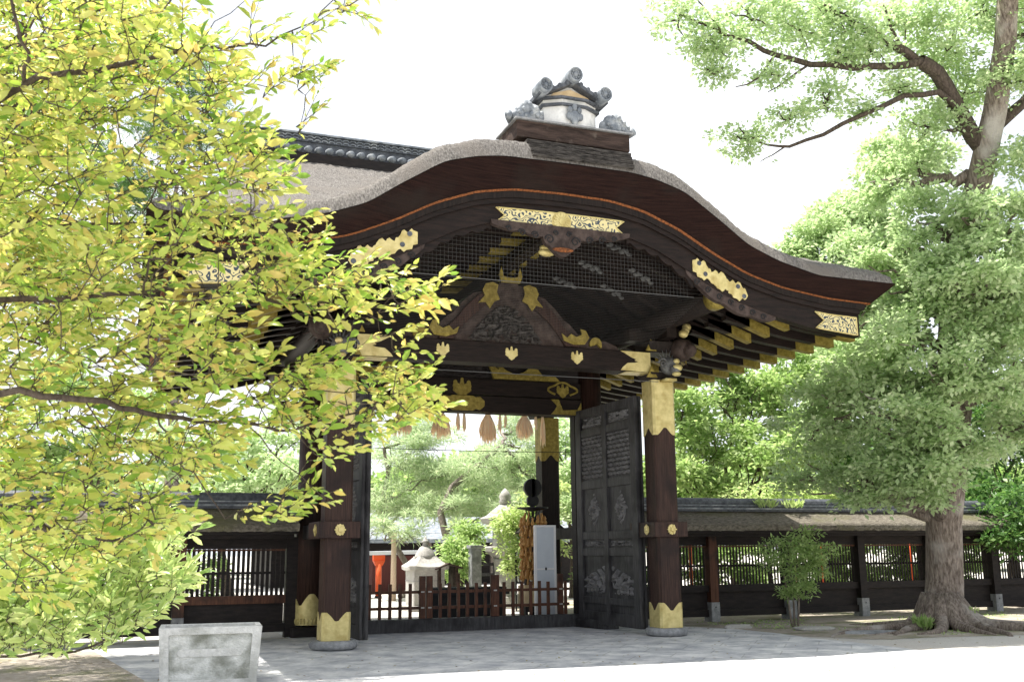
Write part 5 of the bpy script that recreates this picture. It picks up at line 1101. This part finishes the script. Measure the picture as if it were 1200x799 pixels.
near_tree('yellow_leaf_tree', base1, f1, [
    ([(-90, 180, 3.7), (-20, 130, 3.6), (25, 97, 3.6), (85, 88, 3.6), (130, 82, 3.6), (190, 64, 3.7), (250, 58, 3.8), (310, 48, 3.9), (370, 25, 4.0)], .035, .003),
    ([(28, 97, 3.6), (33, 60, 3.55), (15, 10, 3.5), (5, -30, 3.5)], .014, .006), ([(95, 88, 3.6), (115, 40, 3.6), (125, -10, 3.6)], .007, .003), ([(190, 64, 3.7), (235, 45, 3.7), (285, 0, 3.7)], .006, .002),
    ([(-90, 380, 3.8), (-20, 352, 3.8), (60, 350, 3.8), (120, 348, 3.8), (168, 342, 3.8), (240, 345, 3.9), (330, 355, 4.0), (400, 358, 4.1), (470, 350, 4.1)], .03, .003),
    ([(168, 342, 3.8), (174, 315, 3.8), (185, 285, 3.8)], .01, .004),
    ([(-90, 470, 3.6), (0, 460, 3.6), (70, 464, 3.65), (140, 475, 3.7), (185, 490, 3.75), (225, 492, 3.8), (290, 498, 3.9), (345, 502, 3.95), (420, 480, 4.0), (470, 468, 4.05)], .032, .003),
    ([(185, 488, 3.75), (200, 520, 3.8), (225, 560, 3.9), (265, 610, 4.0)], .008, .003), ([(100, 470, 3.7), (135, 510, 3.8), (185, 535, 3.9)], .006, .002), ([(290, 498, 3.9), (330, 540, 4), (385, 585, 4.1)], .006, .002),
    ([(-90, 255, 4.1), (0, 262, 4.1), (90, 262, 4.2), (160, 262, 4.2), (240, 268, 4.3)], .022, .004), ([(150, 262, 4.2), (175, 235, 4.2), (190, 205, 4.2)], .006, .003),
    ([(-90, 600, 4.2), (-10, 588, 4.2), (40, 605, 4.2), (65, 625, 4.2), (130, 632, 4.3), (200, 628, 4.4)], .024, .005), ([(60, 622, 4.2), (85, 580, 4.2), (90, 555, 4.2)], .007, .003)],
    [([(-60, -60), (250, -60), (205, 20), (250, 62), (262, 120), (300, 165), (322, 215), (372, 258), (350, 300), (300, 335), (285, 420), (200, 452), (-60, 460)], 980, 3.45, 4.7, .1),
     ([(285, 310), (360, 300), (430, 305), (470, 330), (500, 345), (430, 372), (340, 372), (290, 380)], 70, 3.8, 4.3, .05),
     ([(260, 390), (330, 410), (380, 420), (430, 415), (480, 440), (490, 480), (470, 500), (430, 510), (385, 530), (350, 555), (330, 525), (240, 505), (180, 440)], 150, 3.7, 4.3, .05),
     ([(380, 360), (410, 365), (430, 400), (400, 415), (370, 400)], 5, 3.7, 3.9, .6), ([(440, 395), (470, 385), (480, 420), (450, 425)], 4, 4, 4.1, .3),
     ([(-60, 455), (200, 455), (265, 500), (250, 560), (240, 590), (200, 600), (175, 640), (60, 690), (-60, 700)], 430, 3.6, 4.8, 0), ([(330, 575), (375, 575), (385, 600), (345, 600)], 5, 4.0, 4.2, .0),
     ([(240, 600), (300, 590), (340, 600), (290, 620)], 8, 4.0, 4.3, -.1), ([(270, 20), (330, 30), (400, -5), (430, -15), (420, 10), (340, 60), (280, 70)], 14, 3.8, 4.0, .3), ([(335, 80), (360, 75), (370, 150), (345, 180), (330, 150)], 9, 3.8, 4.0, .6), ([(285, 100), (320, 95), (330, 130), (295, 140)], 5, 3.8, 4, .2), ([(485, 470), (505, 478), (490, 492)], 2, 4, 4.1, 0), ([(485, 335), (500, 345), (490, 355)], 2, 4, 4.1, 0)],
    'leaf_gold', 'bark_dark', 'near tree whose sunlit yellow green branches cover the left side', 'tree', .066, 3, 9, .15, .5, gap=.44)
f2 = tuple(at(-300, 650, 5.6)); base2 = (f2[0], f2[1], 0)
near_tree('glossy_shrub', base2, (f2[0], f2[1], .8), [
    ([(-80, 705, 5.6), (0, 690, 5.6), (60, 690, 5.6), (110, 675, 5.7), (150, 650, 5.7)], .025, .006), ([(-80, 765, 5.5), (0, 768, 5.5), (70, 765, 5.6), (120, 752, 5.6), (170, 715, 5.7), (215, 688, 5.8)], .018, .004),
    ([(-80, 740, 5.4), (20, 720, 5.4), (100, 715, 5.5), (160, 700, 5.6)], .016, .004), ([(60, 690, 5.6), (130, 660, 5.7), (200, 640, 5.8)], .012, .003)],
    [([(-60, 650), (60, 650), (130, 625), (190, 615), (222, 628), (215, 645), (150, 665), (200, 675), (222, 680), (208, 712), (180, 732), (140, 755), (80, 770), (-60, 775)], 680, 5.0, 6.1, .3), ([(-60, 730), (110, 735), (60, 762), (-60, 768)], 90, 5.2, 5.8, .1)],
    'leaf_glossy', 'bark_dark', 'low glossy green shrub with upturned leaf tufts at the lower left', 'shrub', .09, 9, 9, .13, .38, (.5, .9), .06)

# ------------------------------------------------------------------ small things on the ground
def rock(c, r, label, seed, m='pale_stone', rz=0):
    rg = np.random.default_rng(seed); mb = MB(); mb.ball((0, 0, 0), (1, 1, 1), 18, 12)
    V = np.array(mb.v); V *= (1+.16*np.sin(V[:, :1]*3+seed)+.12*np.cos(V[:, 1:2]*4+seed*2)+.05*rg.normal(size=(len(V), 1))); V[:, 2] = np.clip(V[:, 2], -.6, .55)
    mb.v = [tuple(p) for p in V*np.array(r)]; o = mb.build('flat_stone', M[m], None, True); o.location = c; o.rotation_euler = (0, 0, rz)
    tag(o, label, 'stone', 'stones along the dirt border')
rock((4.55, .85, .02), (.30, .12, .08), 'small rectangular kerb stone just right of the right pillar', 1)
rock((5.5, -.1, .02), (.42, .13, .07), 'long pale flat stone in front of the young tree', 2, rz=-.3)
rock((5.9, -1.0, .0), (.5, .18, .07), 'flat stone on the pavement edge left of the tree roots', 3, 'stone', -.2)
rock((6.9, -.2, .0), (.35, .16, .09), 'mossy stone touching the left side of the roots', 4, 'stone', .3)
rock((9.6, .9, .0), (.4, .2, .1), 'grey stone on the dirt right of the big trunk', 5, 'stone', .1)
rock((-5.9, -3.6, .0), (.07, .05, .04), 'small pebble on the dirt left of the planter', 6)
# ground plants
rg = np.random.default_rng(99)
def tuft(c, r, hgt, n, m, label, name='weed', cat='weed'):
    root = empty(name, c, 0, label, cat); k = n; a = rg.uniform(0, 6.28, k); q = r*np.sqrt(rg.random(k)); P = np.stack([q*np.cos(a), q*np.sin(a), np.zeros(k)+.01+hgt*.5*rg.random(k)], 1)
    D_ = np.stack([np.cos(a)*.6, np.sin(a)*.6, np.ones(k)], 1)+rg.normal(size=(k, 3))*.3; N = rg.normal(size=(k, 3)); LL = hgt*rg.uniform(.4, .8, k); leaves('foliage', P, D_, N, LL, LL*.3, M[m], root)
    mb = MB(); mb.tube([(0, 0, 0), (.01, .01, hgt*.8)], [.006, .003], 4); mb.build('stem', M['leaf_mid'], root)
tuft((7.02, -.98, 0), .12, .26, 60, 'leaf_mid', 'yellow green weed tuft at the left foot of the big trunk')
tuft((8.0, -1.12, .25), .07, .12, 30, 'leaf_lime', 'tiny yellow green sprout on the root flare of the big trunk')
# fallen litter and moss on the dirt: grass-like ground cover
k = 5200; X_ = rg.uniform(4.6, 13, k); Y_ = rg.uniform(-1.9, 2.3, k); kp = (vnoise(X_*1.1, Y_*1.3, 8) > .55); X_, Y_ = X_[kp], Y_[kp]; k = len(X_)
P = np.stack([X_, Y_, np.full(k, .003)], 1); D_ = rg.normal(size=(k, 3)); D_[:, 2] = np.abs(D_[:, 2])*.7; N = rg.normal(size=(k, 3)); N[:, 2] += 1; LL = rg.uniform(.02, .055, k)
o = leaves('moss_cover', P, D_, N, LL, LL*.5, M['leaf_mid'], None); o['kind'] = 'stuff'; o['label'] = 'short moss and grass blades on the dirt border'
k = 500; X_ = rg.uniform(-7, 9, k); Y_ = rg.uniform(-6, 1.5, k); P = np.stack([X_, Y_, np.full(k, .012)], 1); D_ = rg.normal(size=(k, 3)); D_[:, 2] *= .1; N = np.tile([0, 0, 1.], (k, 1))+rg.normal(size=(k, 3))*.2; LL = rg.uniform(.03, .06, k)
M['litter'] = leafmat('fallen_leaves', [(.20, .12, .05), (.32, .22, .09), (.28, .26, .08)], .1)
o = leaves('fallen_leaves', P, D_, N, LL, LL*.5, M['litter'], None); o['kind'] = 'stuff'; o['label'] = 'scattered fallen leaves on the forecourt'
# weeds growing on the right wall ridge
for x, s_2, lb in ((6.35, .22, 'grassy weed clump rooted on the right wall ridge, left of two'), (7.0, .2, 'grassy weed clump rooted on the right wall ridge, nearer the big tree')):
    tuft((x, 2.43, 2.13), .2, s_2, 120, 'leaf_lime', lb, 'ridge_weed')
